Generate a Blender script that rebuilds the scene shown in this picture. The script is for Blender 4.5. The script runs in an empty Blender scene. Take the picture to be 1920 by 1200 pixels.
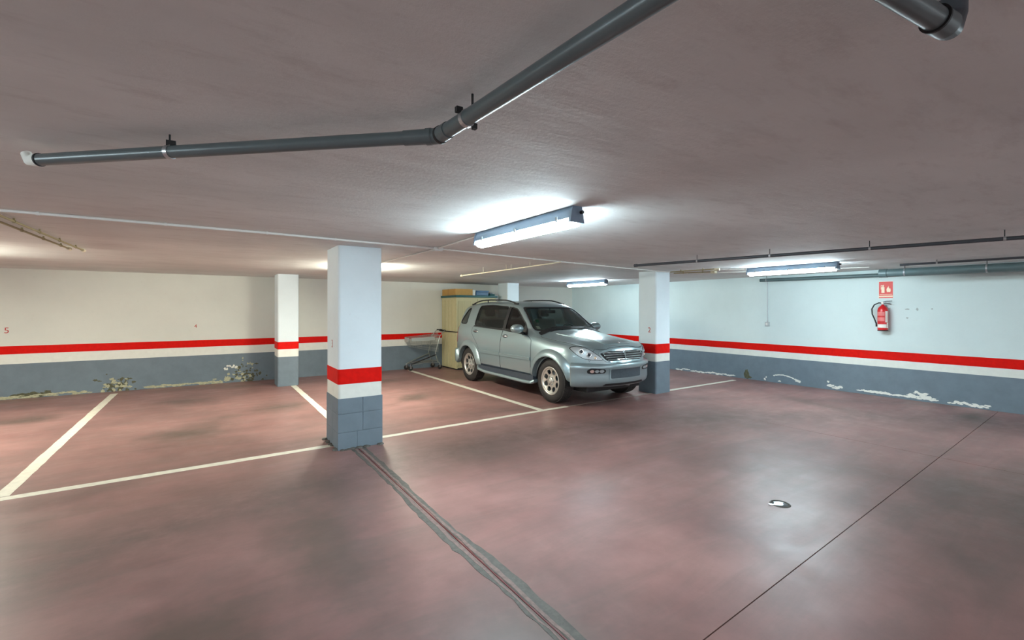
import bpy, bmesh, math, random
from math import sin, cos, pi, radians
from mathutils import Vector, Matrix, geometry
from mathutils.bvhtree import BVHTree
random.seed(7)
C = bpy.context.scene.collection
S = bpy.context.scene

# ---------------------------------------------------------------- camera, world, exposure
CAM_H = 1.55
F_PX, HORIZON = 850.0, 579.5
YAW = math.atan((960 - 388) / F_PX)
cd = bpy.data.cameras.new('camera'); cam = bpy.data.objects.new('camera', cd); C.objects.link(cam)
cam.location = (0, 0, CAM_H); cam.rotation_euler = (pi / 2, 0, -YAW)
cd.sensor_width = 36; cd.lens = 36 * F_PX / 1920; cd.shift_y = -(600 - HORIZON) / 1920; cd.clip_start = 0.05
S.camera = cam
w = bpy.data.worlds.new('world'); S.world = w; w.use_nodes = True
w.node_tree.nodes['Background'].inputs[0].default_value = (0.93, 0.97, 1.0, 1)
w.node_tree.nodes['Background'].inputs[1].default_value = 2.4
S.view_settings.view_transform = 'Standard'; S.view_settings.look = 'None'
S.view_settings.exposure = 0.22; S.view_settings.gamma = 1.0; S.view_settings.use_curve_mapping = False
LAMP_COOL = (0.74, 0.93, 1.0); LAMP_WARM = (0.98, 0.98, 0.82)
LAMP_POWER = 118.0

OPX0, OPX1, OPTOP = -5.2, 9.2, 0.05
CEIL = 2.25; WX = 9.95; WY = 11.25; WXL = -6.2; WYB = -6.0

# ---------------------------------------------------------------- helpers
def s2l(c):
    return tuple(((x / 12.92) if x <= 0.04045 else ((x + 0.055) / 1.055) ** 2.4) for x in c)
def rgb(r, g, b): return s2l((r / 255, g / 255, b / 255)) + (1,)

class N:
    """small node-graph helper"""
    def __init__(s, name):
        s.m = bpy.data.materials.new(name); s.m.use_nodes = True
        s.t = s.m.node_tree; s.b = s.t.nodes['Principled BSDF']; s.out = s.t.nodes['Material Output']
    def n(s, kind, **kw):
        nd = s.t.nodes.new(kind)
        for k, v in kw.items(): setattr(nd, k, v)
        return nd
    def l(s, a, b): s.t.links.new(a, b)
    def coord(s):
        if not hasattr(s, '_c'):
            g = s.n('ShaderNodeNewGeometry'); s._c = g.outputs['Position']
        return s._c
    def noise(s, scale, detail=4, rough=0.6, stretch=None, dist=0.0):
        nz = s.n('ShaderNodeTexNoise'); nz.inputs['Scale'].default_value = scale
        nz.inputs['Detail'].default_value = detail; nz.inputs['Roughness'].default_value = rough
        nz.inputs['Distortion'].default_value = dist
        if stretch:
            mp = s.n('ShaderNodeMapping'); mp.inputs['Scale'].default_value = stretch
            s.l(s.coord(), mp.inputs['Vector']); s.l(mp.outputs[0], nz.inputs['Vector'])
        else: s.l(s.coord(), nz.inputs['Vector'])
        return nz.outputs['Fac']
    def ramp(s, fac, a, b, lo=0.0, hi=1.0):
        r = s.n('ShaderNodeMapRange'); r.inputs['From Min'].default_value = a; r.inputs['From Max'].default_value = b
        r.inputs['To Min'].default_value = lo; r.inputs['To Max'].default_value = hi
        s.l(fac, r.inputs['Value']); return r.outputs[0]
    def math(s, op, a, b=None):
        m = s.n('ShaderNodeMath', operation=op)
        for i, v in enumerate((a, b)):
            if v is None: continue
            if isinstance(v, (int, float)): m.inputs[i].default_value = v
            else: s.l(v, m.inputs[i])
        return m.outputs[0]
    def mix(s, fac, a, b):
        m = s.n('ShaderNodeMix', data_type='RGBA')
        if isinstance(fac, (int, float)): m.inputs[0].default_value = fac
        else: s.l(fac, m.inputs[0])
        for i, v in ((6, a), (7, b)):
            if isinstance(v, tuple): m.inputs[i].default_value = v
            else: s.l(v, m.inputs[i])
        return m.outputs[2]
    def ell(s, cx, cy, rx, ry, ang=0, wob=0.25):
        """soft elliptical mask for floor stains and painted dimming, centred at world x,y"""
        mp = s.n('ShaderNodeMapping', vector_type='TEXTURE')
        mp.inputs['Location'].default_value = (cx, cy, 0); mp.inputs['Rotation'].default_value = (0, 0, ang)
        mp.inputs['Scale'].default_value = (rx, ry, 1000)
        s.l(s.coord(), mp.inputs['Vector'])
        ln = s.n('ShaderNodeVectorMath', operation='LENGTH'); s.l(mp.outputs[0], ln.inputs[0])
        if not hasattr(s, '_w'): s._w = s.noise(2.2, 4, 0.65)
        d = s.math('ADD', ln.outputs['Value'], s.math('MULTIPLY', s.math('SUBTRACT', s._w, 0.5), wob * 6))
        return s.ramp(d, 1.15, 0.15)
    def bump(s, h, strength=0.3, dist=0.01):
        b = s.n('ShaderNodeBump'); b.inputs['Strength'].default_value = strength; b.inputs['Distance'].default_value = dist
        s.l(h, b.inputs['Height']); s.l(b.outputs[0], s.b.inputs['Normal'])
    def col(s, c):
        if isinstance(c, tuple): s.b.inputs['Base Color'].default_value = c
        else: s.l(c, s.b.inputs['Base Color'])
    def p(s, **kw):
        for k, v in kw.items():
            i = s.b.inputs[k.replace('_', ' ')]
            if isinstance(v, (int, float, tuple)): i.default_value = v
            else: s.l(v, i)
        return s

def simple(name, c, rough=0.5, metal=0.0, var=0.0, vs=12.0, coat=0.0, spec=0.5, bump=0.0):
    m = N(name)
    if var:
        f = m.noise(vs, 4, 0.6)
        dk = tuple(x * (1 - var) for x in c[:3]) + (1,)
        m.col(m.mix(m.ramp(f, 0.35, 0.65), dk, c))
    else: m.col(c)
    if bump: m.bump(m.noise(60, 3), bump, 0.004)
    m.p(Roughness=rough, Metallic=metal)
    m.b.inputs['Coat Weight'].default_value = coat; m.b.inputs['Specular IOR Level'].default_value = spec
    return m.m

def emit(name, c, st):
    m = N(name); m.p(Base_Color=(0.8, 0.8, 0.8, 1)); m.b.inputs['Emission Color'].default_value = c + (1,)
    m.b.inputs['Emission Strength'].default_value = st; return m.m

def glass_mat(name, tint, gloss=1.0, rough=0.02):
    m = N(name); t = m.t
    tr = m.n('ShaderNodeBsdfTransparent'); tr.inputs[0].default_value = tint
    gl = m.n('ShaderNodeBsdfGlossy'); gl.inputs['Roughness'].default_value = rough; gl.inputs[0].default_value = (0.95, 1, 1, 1)
    fr = m.n('ShaderNodeFresnel'); fr.inputs[0].default_value = 1.5
    mx = m.n('ShaderNodeMixShader'); m.l(m.math('MULTIPLY', fr.outputs[0], gloss), mx.inputs[0])
    m.l(tr.outputs[0], mx.inputs[1]); m.l(gl.outputs[0], mx.inputs[2]); m.l(mx.outputs[0], m.out.inputs[0])
    return m.m

class MB:
    """collects shapes into one mesh"""
    def __init__(s): s.v = []; s.f = []; s.sm = []
    def add(s, vs, fs, smooth=False):
        o = len(s.v); s.v += [tuple(v) for v in vs]; s.f += [tuple(i + o for i in f) for f in fs]; s.sm += [smooth] * len(fs); return s
    def box(s, lo, hi, bev=0.0, mat=None):
        if bev > 0:
            bm = bmesh.new(); bmesh.ops.create_cube(bm, size=1)
            for v in bm.verts: v.co = Vector([lo[i] + (v.co[i] + 0.5) * (hi[i] - lo[i]) for i in range(3)])
            bmesh.ops.bevel(bm, geom=bm.edges[:] , offset=bev, segments=2, affect='EDGES', profile=0.6)
            vs = [v.co.copy() for v in bm.verts]; fs = [[v.index for v in f.verts] for f in bm.faces]; bm.free()
        else:
            vs = [Vector((x, y, z)) for x in (lo[0], hi[0]) for y in (lo[1], hi[1]) for z in (lo[2], hi[2])]
            fs = [(0, 1, 3, 2), (4, 6, 7, 5), (0, 4, 5, 1), (2, 3, 7, 6), (0, 2, 6, 4), (1, 5, 7, 3)]
        if mat: vs = [mat @ v for v in vs]
        return s.add(vs, fs)
    def tube(s, pts, r, n=10, closed=False, cap=True, smooth=True):
        pts = [Vector(p) for p in pts]; m = len(pts); rs = r if isinstance(r, (list, tuple)) else [r] * m
        vs = []; prev = None
        for i, p in enumerate(pts):
            a = pts[(i - 1) % m] if (closed or i > 0) else p; b = pts[(i + 1) % m] if (closed or i < m - 1) else p
            d = (b - a).normalized()
            if prev is None:
                up = Vector((0, 0, 1)) if abs(d.z) < 0.9 else Vector((1, 0, 0)); u = d.cross(up).normalized()
            else: u = (prev - d * prev.dot(d)).normalized()
            prev = u; v = d.cross(u)
            for k in range(n):
                t = 2 * pi * k / n; vs.append(p + (u * cos(t) + v * sin(t)) * rs[i])
        fs = []
        for i in range(m if closed else m - 1):
            j = (i + 1) % m
            for k in range(n): fs.append((i * n + k, i * n + (k + 1) % n, j * n + (k + 1) % n, j * n + k))
        s.add(vs, fs, smooth)
        if cap and not closed:
            s.add(vs[:n], [tuple(range(n))[::-1]]); s.add(vs[-n:], [tuple(range(n))])
        return s
    def lathe(s, prof, axis='x', centre=(0, 0, 0), n=40, smooth=True, sign=1, closed=False):
        vs = []
        for (a, r) in prof:
            for k in range(n):
                t = 2 * pi * k / n; c_, s_ = r * cos(t), r * sin(t); a2 = a * sign
                v = {'x': (a2, c_, s_), 'y': (c_, a2, s_), 'z': (c_, s_, a2)}[axis]
                vs.append(Vector(v) + Vector(centre))
        fs = []; m = len(prof)
        for i in range(m if closed else m - 1):
            j = (i + 1) % m
            for k in range(n): fs.append((i * n + k, i * n + (k + 1) % n, j * n + (k + 1) % n, j * n + k))
        return s.add(vs, fs, smooth)
    def prism(s, poly, axis, lo, hi):
        """poly 2-D in the two other axes (order x,y,z minus axis)"""
        n = len(poly); vs = []
        for d in (lo, hi):
            for (a, b) in poly:
                vs.append({'x': (d, a, b), 'y': (a, d, b), 'z': (a, b, d)}[axis])
        fs = [tuple(range(n))[::-1], tuple(range(n, 2 * n))] + [(i, (i + 1) % n, n + (i + 1) % n, n + i) for i in range(n)]
        return s.add(vs, fs)
    def mesh(s, name, fix=True):
        me = bpy.data.meshes.new(name); me.from_pydata(s.v, [], s.f)
        me.polygons.foreach_set('use_smooth', s.sm); 
        if fix:
            bm = bmesh.new(); bm.from_mesh(me); bmesh.ops.recalc_face_normals(bm, faces=bm.faces); bm.to_mesh(me); bm.free()
        return me
    def build(s, name, mat, parent=None, label=None, fix=True):
        return link(name, s.mesh(name, fix), mat, parent, label)
def link(name, me, mat, parent=None, label=None):
    o = bpy.data.objects.new(name, me); C.objects.link(o)
    if mat and not me.materials: me.materials.append(mat)
    if parent: o.parent = parent
    if label: o['label'] = label
    return o
def empty(name, loc, label, cat, group=None, rz=0):
    o = bpy.data.objects.new(name, None); C.objects.link(o); o.location = loc; o.rotation_euler = (0, 0, rz)
    o.empty_display_size = 0.1
    o['label'] = label; o['category'] = cat
    if group: o['group'] = group
    return o
def tag(o, label, cat, group=None):
    o['label'] = label; o['category'] = cat
    if group: o['group'] = group
    return o
def struct(o): o['kind'] = 'structure'; return o
def copy_tree(o, parent=None):
    c = o.copy(); C.objects.link(c)
    if parent: c.parent = parent
    for ch in list(o.children): copy_tree(ch, c)
    return c

# ---------------------------------------------------------------- materials
def floor_material():
    m = N('red_painted_concrete')
    big = m.noise(0.9, 6, 0.62); mid = m.noise(4.0, 8, 0.7); fine = m.noise(60, 4, 0.7)
    streak = m.noise(1.3, 7, 0.7, stretch=(0.55, 3.0, 1), dist=0.6)
    c = m.mix(m.ramp(big, 0.35, 0.68), rgb(126, 91, 87), rgb(160, 119, 114))
    c = m.mix(m.ramp(streak, 0.42, 0.75, 0, 0.55), c, rgb(106, 92, 86))
    c = m.mix(m.ramp(mid, 0.5, 0.8, 0, 0.45), c, rgb(166, 125, 120))
    # oil and tyre stains, plus ellipses painted in to dim the near floor
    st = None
    for a in STAINS_AND_DIMMING:
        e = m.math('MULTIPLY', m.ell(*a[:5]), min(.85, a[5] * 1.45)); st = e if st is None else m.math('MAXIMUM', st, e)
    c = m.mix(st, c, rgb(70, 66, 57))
    # faint tyre sweep arcs (worn rubber rings)
    for (cx, cy, r, wd, amt) in ARCS:
        vm = m.n('ShaderNodeVectorMath', operation='DISTANCE'); m.l(m.coord(), vm.inputs[0]); vm.inputs[1].default_value = (cx, cy, 0)
        d = m.math('ABSOLUTE', m.math('SUBTRACT', vm.outputs['Value'], m.math('ADD', m.math('MULTIPLY', big, 0.35), r - 0.17)))
        k = m.math('MULTIPLY', m.ramp(d, wd, 0.0), m.ramp(mid, 0.3, 0.6, 0.4, 1)); c = m.mix(m.math('MULTIPLY', k, amt), c, rgb(78, 70, 66))
    c = m.mix(m.ramp(fine, 0.6, 0.75, 0, 0.25), c, rgb(95, 80, 76))
    m.col(c)
    rg = m.math('ADD', m.ramp(mid, 0.3, 0.7, 0.27, 0.4), m.math('MULTIPLY', streak, 0.12)); m.p(Roughness=rg)
    m.b.inputs['Specular IOR Level'].default_value = 0.5
    m.bump(m.noise(25, 5, 0.7), 0.08, 0.004)
    return m.m
STAINS_AND_DIMMING = [ # cx, cy, rx, ry, angle, strength
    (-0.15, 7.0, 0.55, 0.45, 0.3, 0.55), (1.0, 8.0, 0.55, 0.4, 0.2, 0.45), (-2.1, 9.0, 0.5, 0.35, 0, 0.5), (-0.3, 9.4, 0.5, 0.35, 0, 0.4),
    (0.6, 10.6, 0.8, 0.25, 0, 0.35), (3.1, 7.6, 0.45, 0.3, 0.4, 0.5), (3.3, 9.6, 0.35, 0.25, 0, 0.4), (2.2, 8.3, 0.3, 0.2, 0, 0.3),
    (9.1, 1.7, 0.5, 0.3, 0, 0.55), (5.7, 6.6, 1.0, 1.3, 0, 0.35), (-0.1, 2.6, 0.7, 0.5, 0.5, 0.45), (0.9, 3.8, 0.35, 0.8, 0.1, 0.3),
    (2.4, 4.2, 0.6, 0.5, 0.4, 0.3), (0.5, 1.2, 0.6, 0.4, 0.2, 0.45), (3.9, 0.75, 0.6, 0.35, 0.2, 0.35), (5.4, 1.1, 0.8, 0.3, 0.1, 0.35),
    (-1.2, 4.3, 0.7, 0.35, 0, 0.25), (4.9, 0.3, 0.9, 0.3, 0.2, 0.35), (8.2, 3.2, 1.2, 0.25, 1.3, 0.3), (5.6, 0.6, 2.2, 0.6, -0.1, 0.5), (0.65, 3.1, 0.4, 1.1, 0.1, 0.45), (0.1, 1.7, 0.9, 0.9, 0.1, 0.3), (1.1, 1.6, 1.1, 0.7, 0.3, 0.35), (-0.6, 1.8, 0.8, 0.5, 0.2, 0.3), (0.2, 7.7, 0.3, 0.25, 0, 0.3)]  # the mild ellipses in front of the camera dim the lit floor by colour
ARCS = [(2.6, -3.4, 7.95, 0.75, 0.62), (2.6, -3.0, 8.9, 0.22, 0.35), (3.0, 0.2, 2.6, 0.2, 0.15)]

def wall_material(name, base, grime):
    m = N(name); a = m.noise(1.1, 6, 0.65); b = m.noise(9, 6, 0.7)
    c = m.mix(m.ramp(a, 0.35, 0.7), base, tuple(x * 0.93 for x in base[:3]) + (1,))
    c = m.mix(m.ramp(b, 0.62, 0.8, 0, 0.3), c, grime); m.col(c); m.p(Roughness=0.7)
    m.bump(m.noise(30, 5, 0.7), 0.25, 0.006); m.b.inputs['Specular IOR Level'].default_value = 0.3; return m.m
def ceiling_material():
    m = N('ceiling_plaster'); a = m.noise(0.9, 6, 0.62, stretch=(0.7, 1.3, 1)); b = m.noise(5, 6, 0.7, stretch=(0.6, 1.8, 1)); 
    c = m.mix(m.ramp(a, 0.3, 0.72), rgb(210, 212, 210), rgb(230, 232, 230))
    c = m.mix(m.ramp(b, 0.52, 0.8, 0, 0.5), c, rgb(180, 175, 172)); m.col(c); m.p(Roughness=0.75)
    m.b.inputs['Specular IOR Level'].default_value = 0.25
    h = m.math('ADD', m.noise(45, 5, 0.75), m.math('MULTIPLY', m.noise(3.2, 5, 0.6, stretch=(0.4, 1.8, 1)), 6.0))
    m.bump(h, 0.35, 0.006); return m.m

M = {}
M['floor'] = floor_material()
M['sub'] = simple('dark_joint_base', rgb(50, 42, 40), 0.9)  # dark base seen in the gaps between the floor slabs
M['wall'] = wall_material('white_wall_paint', rgb(224, 226, 218), rgb(196, 196, 186))
M['wall_r'] = wall_material('white_wall_paint_right', rgb(216, 230, 229), rgb(200, 208, 204))
M['pillar'] = wall_material('white_pillar_paint', rgb(226, 238, 243), rgb(205, 205, 202))
M['ceil'] = ceiling_material()
M['red'] = simple('red_stripe_paint', rgb(220, 14, 2), 0.6, var=0.12, vs=20, spec=0.15)
M['white'] = simple('white_stripe_paint', rgb(232, 234, 226), 0.6, var=0.06)
M['grey'] = simple('grey_dado_paint', rgb(112, 127, 138), 0.6, var=0.12, vs=6, bump=0.2)
M['line'] = simple('worn_white_line_paint', rgb(228, 224, 208), 0.5, var=0.16, vs=14)
M['line_worn'] = simple('very_worn_line_paint', rgb(165, 150, 140), 0.5, var=0.3, vs=14)
M['cement'] = simple('grey_cement_smear', rgb(98, 94, 88), 0.7, var=0.35, vs=22, bump=0.3)
M['cement2'] = simple('pale_cement_smear', rgb(136, 112, 107), 0.7, var=0.3, vs=30, bump=0.3)
M['sealred'] = simple('dark_red_sealant', rgb(98, 32, 34), 0.5)
M['pvc'] = simple('dark_grey_pvc', rgb(92, 102, 104), 0.32, var=0.1, vs=8)
M['pvcd'] = simple('black_steel_pipe', rgb(66, 70, 76), 0.4, var=0.15, vs=8)
M['pvcg'] = simple('green_grey_pvc', rgb(92, 112, 114), 0.35, var=0.12, vs=6)
M['conduit'] = simple('white_conduit', rgb(222, 220, 216), 0.45)
M['conduit_y'] = simple('yellowed_conduit', rgb(150, 138, 100), 0.45)
M['conduit_i'] = simple('ivory_conduit', rgb(226, 218, 190), 0.45)
M['steel'] = simple('zinc_steel', rgb(190, 192, 195), 0.3, 0.9)
M['dark'] = simple('matt_black', rgb(24, 24, 26), 0.6)
M['rubber'] = simple('tyre_rubber', rgb(44, 40, 38), 0.75, var=0.3, vs=10)
M['plaster'] = simple('bare_white_plaster', rgb(238, 238, 230), 0.9, var=0.1, bump=0.4)
M['mould'] = simple('mossy_damp_stain', rgb(96, 96, 74), 0.95, var=0.35, vs=25)
M['mould2'] = simple('yellowish_efflorescence', rgb(190, 188, 158), 0.95, var=0.3, vs=30)
M['lamp_cool'] = emit('cool_tube_light', LAMP_COOL, LAMP_POWER)
M['lamp_warm'] = emit('warm_tube_light', LAMP_WARM, LAMP_POWER * 1.85)
M['lampbody'] = simple('lamp_housing_grey', rgb(112, 130, 150), 0.4)
M['clip'] = simple('lamp_clip_grey', rgb(120, 126, 130), 0.4)
M['redg'] = simple('extinguisher_red', rgb(208, 26, 30), 0.3, coat=0.4)
M['paper'] = simple('white_label', rgb(236, 232, 222), 0.5)
M['signred'] = simple('sign_red', rgb(214, 40, 28), 0.45)
M['signpale'] = simple('sign_pale_print', rgb(250, 226, 196), 0.5)
M['plate'] = simple('floor_cap_steel', rgb(190, 200, 200), 0.3, 0.6)

# ---------------------------------------------------------------- structure: floor
fl = struct(MB().box((WXL, WYB, -0.12), (WX, WY, -0.02)).build('floor', M['sub']))
G = 0.003
def jl(x, o=0): return 1.24 + (x - 1.4) * 0.0400 + o       # the long saw-cut across the floor
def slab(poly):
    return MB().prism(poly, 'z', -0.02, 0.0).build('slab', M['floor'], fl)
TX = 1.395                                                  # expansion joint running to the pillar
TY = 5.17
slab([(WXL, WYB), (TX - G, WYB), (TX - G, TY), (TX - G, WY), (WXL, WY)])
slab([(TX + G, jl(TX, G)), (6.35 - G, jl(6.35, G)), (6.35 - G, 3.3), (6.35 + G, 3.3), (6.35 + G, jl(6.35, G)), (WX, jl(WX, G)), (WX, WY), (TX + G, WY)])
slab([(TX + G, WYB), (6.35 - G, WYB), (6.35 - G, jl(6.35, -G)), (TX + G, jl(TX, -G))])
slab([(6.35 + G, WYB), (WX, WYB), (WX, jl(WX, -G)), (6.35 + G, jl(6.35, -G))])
# behind the pillar the joint is filled flush
MB().box((TX - G, TY + .5, -0.02), (TX + G, WY, -0.0005)).build('joint_filler', M['floor'], fl)

def strip(name, xa, ya, xb, yb, wd, mat, z=0.0015, rag=0.004, parent=fl, step=0.12):
    """painted line with slightly ragged edges"""
    a = Vector((xa, ya)); b = Vector((xb, yb)); d = (b - a); L = d.length; d.normalize(); nrm = Vector((-d.y, d.x))
    n = max(2, int(L / step)); L1 = []; R1 = []
    for i in range(n + 1):
        p = a + d * L * i / n
        q = p + nrm * (wd / 2 + random.uniform(-rag, rag)); r = p - nrm * (wd / 2 + random.uniform(-rag, rag))
        L1.append(q); R1.append(r)
    vs = []; fs = []
    for q, r in zip(L1, R1): vs += [(q.x, q.y, z), (r.x, r.y, z), (r.x, r.y, 0.0), (q.x, q.y, 0.0)]
    for i in range(n):
        k = 4 * i
        for a_ in range(4): fs.append((k + a_, k + (a_ + 1) % 4, k + 4 + (a_ + 1) % 4, k + 4 + a_))
    fs += [(3, 2, 1, 0), (4 * n, 4 * n + 1, 4 * n + 2, 4 * n + 3)]
    return MB().add(vs, fs).build(name, mat, parent)
strip('painted_line', -1.41, 5.45, -1.41, 10.95, 0.105, M['line'])
strip('painted_line', 1.455, 5.80, 1.455, 10.10, 0.10, M['line'])
strip('painted_line', 4.25, 5.52, 4.25, 10.95, 0.10, M['line'])
strip('painted_line', -1.46, 5.39, 1.20, 5.42, 0.10, M['line'])
strip('painted_line', 1.67, 5.43, 4.75, 5.50, 0.085, M['line'])
strip('painted_line', 4.75, 5.50, 6.79, 5.50, 0.06, M['line_worn'], rag=0.02)
strip('painted_line', 7.20, 5.50, 9.55, 5.50, 0.09, M['line'])
# expansion joint: two ragged cement smears with red sealant between
def smear(x0, side, mat, w0, seed, z, off=0.0):
    rnd = random.Random(seed); vs = []; fs = []; y = TY - 0.02; rows = []; ph = rnd.random() * 6
    while y > -0.3:
        wdt = w0 * (0.72 + 0.35 * sin(y * 2.3 + ph) * 0.5 + 0.35 * rnd.random() * 0.5 + (0.25 if y < 2.6 else 0) * sin(y * 1.7 + ph))
        inn = off + 0.006 + 0.010 * rnd.random(); rows.append((x0 + side * inn, x0 + side * (inn + wdt), y)); y -= 0.07
    for (a, b, yy) in rows: vs += [(a, yy, z), (b, yy, z), (b, yy, 0), (a, yy, 0)]
    for i in range(len(rows) - 1):
        k = 4 * i
        for q in range(4): fs.append((k + q, k + (q + 1) % 4, k + 4 + (q + 1) % 4, k + 4 + q))
    return MB().add(vs, fs).build('cement_smear', mat, fl)
smear(TX, -1, M['cement'], 0.072, 3, 0.002); smear(TX, 1, M['cement'], 0.072, 5, 0.002)
smear(TX, -1, M['cement2'], 0.026, 8, 0.003, 0.006); smear(TX, 1, M['cement2'], 0.026, 9, 0.003, 0.004)
strip('sealant_line', TX, TY - 0.02, TX, -0.3, 0.008, M['sealred'], z=0.004, rag=0.001)

# ---------------------------------------------------------------- ceiling and walls
cl = struct(MB().box((WXL, WYB, CEIL), (WX, WY, CEIL + 0.15)).build('ceiling', M['ceil']))
wb = struct(MB().box((WXL, WY, -0.12), (WX + .2, WY + 0.2, CEIL + .15)).build('wall_back', M['wall']))
wr = struct(MB().box((WX, WYB, -0.12), (WX + 0.2, WY, CEIL + .15)).build('wall_right', M['wall_r']))
wl = struct(MB().box((WXL - 0.2, WYB, -0.12), (WXL, WY + .2, CEIL + .15)).build('wall_left', M['wall']))
# wall behind the camera, with an unseen opening added so daylight fills the ceiling
wf = struct(MB().box((WXL - .2, WYB - 0.2, -0.12), (OPX0, WYB, CEIL + .15)).box((OPX1, WYB - 0.2, -0.12), (WX + .2, WYB, CEIL + .15))
            .box((OPX0, WYB - 0.2, CEIL - OPTOP), (OPX1, WYB, CEIL + .15)).build('wall_front', M['wall']))
struct(MB().box((WXL - 6, WYB - 12, -0.14), (WX + 6, WYB - 0.2, -0.02)).build('floor_outside', M['grey']))  # ground outside the added opening, never in view
E_ = 0.004
def band(wall, axis, at, sgn, lo, hi, z0, z1, name, mat, e=E_):
    b = MB()
    if axis == 'y': b.box((lo, min(at, at + sgn * e), z0), (hi, max(at, at + sgn * e), z1))
    else: b.box((min(at, at + sgn * e), lo, z0), (max(at, at + sgn * e), hi, z1))
    return b.build(name, mat, wall)
for (wall, axis, at, sg, lo, hi, zr1, zr0, zg) in (
        (wb, 'y', WY, -1, WXL, WX, 0.914, 0.775, 0.605), (wr, 'x', WX, -1, WYB, WY, 0.803, 0.655, 0.525),
        (wl, 'x', WXL, 1, WYB, WY, 0.914, 0.775, 0.605)):
    band(wall, axis, at, sg, lo, hi, zr0, zr1, 'red_stripe', M['red'])
    band(wall, axis, at, sg, lo, hi, zg, zr0, 'white_stripe', M['white'], 0.002)
    band(wall, axis, at, sg, lo, hi, 0.0, zg, 'grey_dado', M['grey'])

# flaked-off paint and damp patches along the foot of the walls
def blob(rnd, cx, cz, rx, rz, n=12, jag=0.45):
    return [(cx + rx * (1 + rnd.uniform(-jag, jag)) * cos(2 * pi * k / n), max(0.001, cz + rz * (1 + rnd.uniform(-jag, jag)) * sin(2 * pi * k / n))) for k in range(n)]
def patches(name, wall, axis, at, sgn, items, mat, seed, th=0.0035, kind=None):
    rnd = random.Random(seed); b = MB()
    for (c, z, rx, rz) in items:
        a0 = at + sgn * E_ * 0.5; a1 = at + sgn * (E_ + th * rnd.uniform(0.6, 1.2))
        b.prism(blob(rnd, c, z, rx, rz), axis, min(a0, a1), max(a0, a1))
    o = b.build(name, mat, wall)
    if kind: o['kind'] = kind
    return o
def chain(rnd, a, b, z0, z1, n, r0, r1, flat=0.45):
    out = []
    for i in range(n):
        r = rnd.uniform(r0, r1); out.append((a + (b - a) * (i + rnd.uniform(-.4, .4)) / n, rnd.uniform(z0, z1), r * 1.5, r * flat)); 
    return out
R = random.Random(4)
patches('peeled_patch', wr, 'x', WX, -1, chain(R, 3.35, 2.25, 0.045, 0.075, 34, 0.02, 0.035), M['plaster'], 11)
patches('peeled_patch', wr, 'x', WX, -1, chain(R, 2.62, 2.36, 0.07, 0.14, 9, 0.02, 0.035, 0.8), M['plaster'], 12)
patches('peeled_patch', wr, 'x', WX, -1, chain(R, 2.12, 1.66, 0.03, 0.07, 18, 0.014, 0.028, 0.6), M['plaster'], 13)
patches('peeled_patch', wr, 'x', WX, -1, chain(R, 3.83, 3.6, 0.04, 0.10, 9, 0.015, 0.035, 0.7) + [(3.85, 0.15, 0.02, 0.02)], M['plaster'], 14)
arc = [(4.86 - 0.5 * i / 16, 0.075 + 0.10 * sin(pi * (0.25 + 0.75 * i / 16)), 0.022, 0.011 + 0.018 * (i > 13)) for i in range(17)]
patches('peeled_patch', wr, 'x', WX, -1, arc, M['plaster'], 15)
patches('peeled_patch', wr, 'x', WX, -1, [(5.05, 0.05, 0.02, 0.03), (5.02, 0.09, 0.012, 0.02), (4.75, 0.04, 0.03, 0.02)], M['plaster'], 16)
patches('peeled_patch', wr, 'x', WX, -1, chain(R, 7.2, 5.7, 0.015, 0.05, 24, 0.02, 0.045, 0.4), M['plaster'], 17)
patches('damp_stain', wr, 'x', WX, -1, [(5.45, 0.12 , 0.05, 0.10), (5.42, 0.05, 0.07, 0.05)], M['mould'], 18, 0.001)
def cluster(rnd, cx, cz, sx, sz, n, r0, r1):
    return [(rnd.gauss(cx, sx), abs(rnd.gauss(cz, sz)), rnd.uniform(r0, r1), rnd.uniform(r0, r1) * 0.9) for _ in range(n)]
for (cx, cz, sx, sz, n, mt, sd) in ((-1.38, 0.10, 0.13, 0.08, 50, 'mould', 21), (-1.40, 0.12, 0.11, 0.07, 26, 'mould2', 22),
        (0.72, 0.13, 0.13, 0.10, 60, 'mould', 23), (0.72, 0.2, 0.10, 0.13, 16, 'mould2', 24)):
    q = cluster(random.Random(sd), cx, cz, sx, sz, n, 0.010, 0.034)
    patches('damp_stain', wb, 'y', WY, -1, q, M[mt], sd, 0.002 if mt == 'mould' else 0.004, 'stuff')
patches('peeled_patch', wb, 'y', WY, -1, cluster(R, 0.42, 0.33, 0.05, 0.03, 9, 0.012, 0.03), M['plaster'], 31)
patches('peeled_patch', wb, 'y', WY, -1, cluster(R, 0.30, 0.06, 0.10, 0.02, 12, 0.015, 0.04), M['mould2'], 32)
patches('peeled_patch', wb, 'y', WY, -1, chain(R, -0.95, 0.25, 0.015, 0.055, 30, 0.02, 0.05, 0.4), M['mould2'], 33)
patches('peeled_patch', wb, 'y', WY, -1, chain(R, -3.1, -1.75, 0.015, 0.05, 34, 0.02, 0.05, 0.4), M['mould2'], 34)
patches('damp_stain', wb, 'y', WY, -1, chain(R, -2.75, -2.3, 0.03, 0.09, 20, 0.02, 0.05, 0.7), M['mould'], 35, 0.0015)

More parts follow.
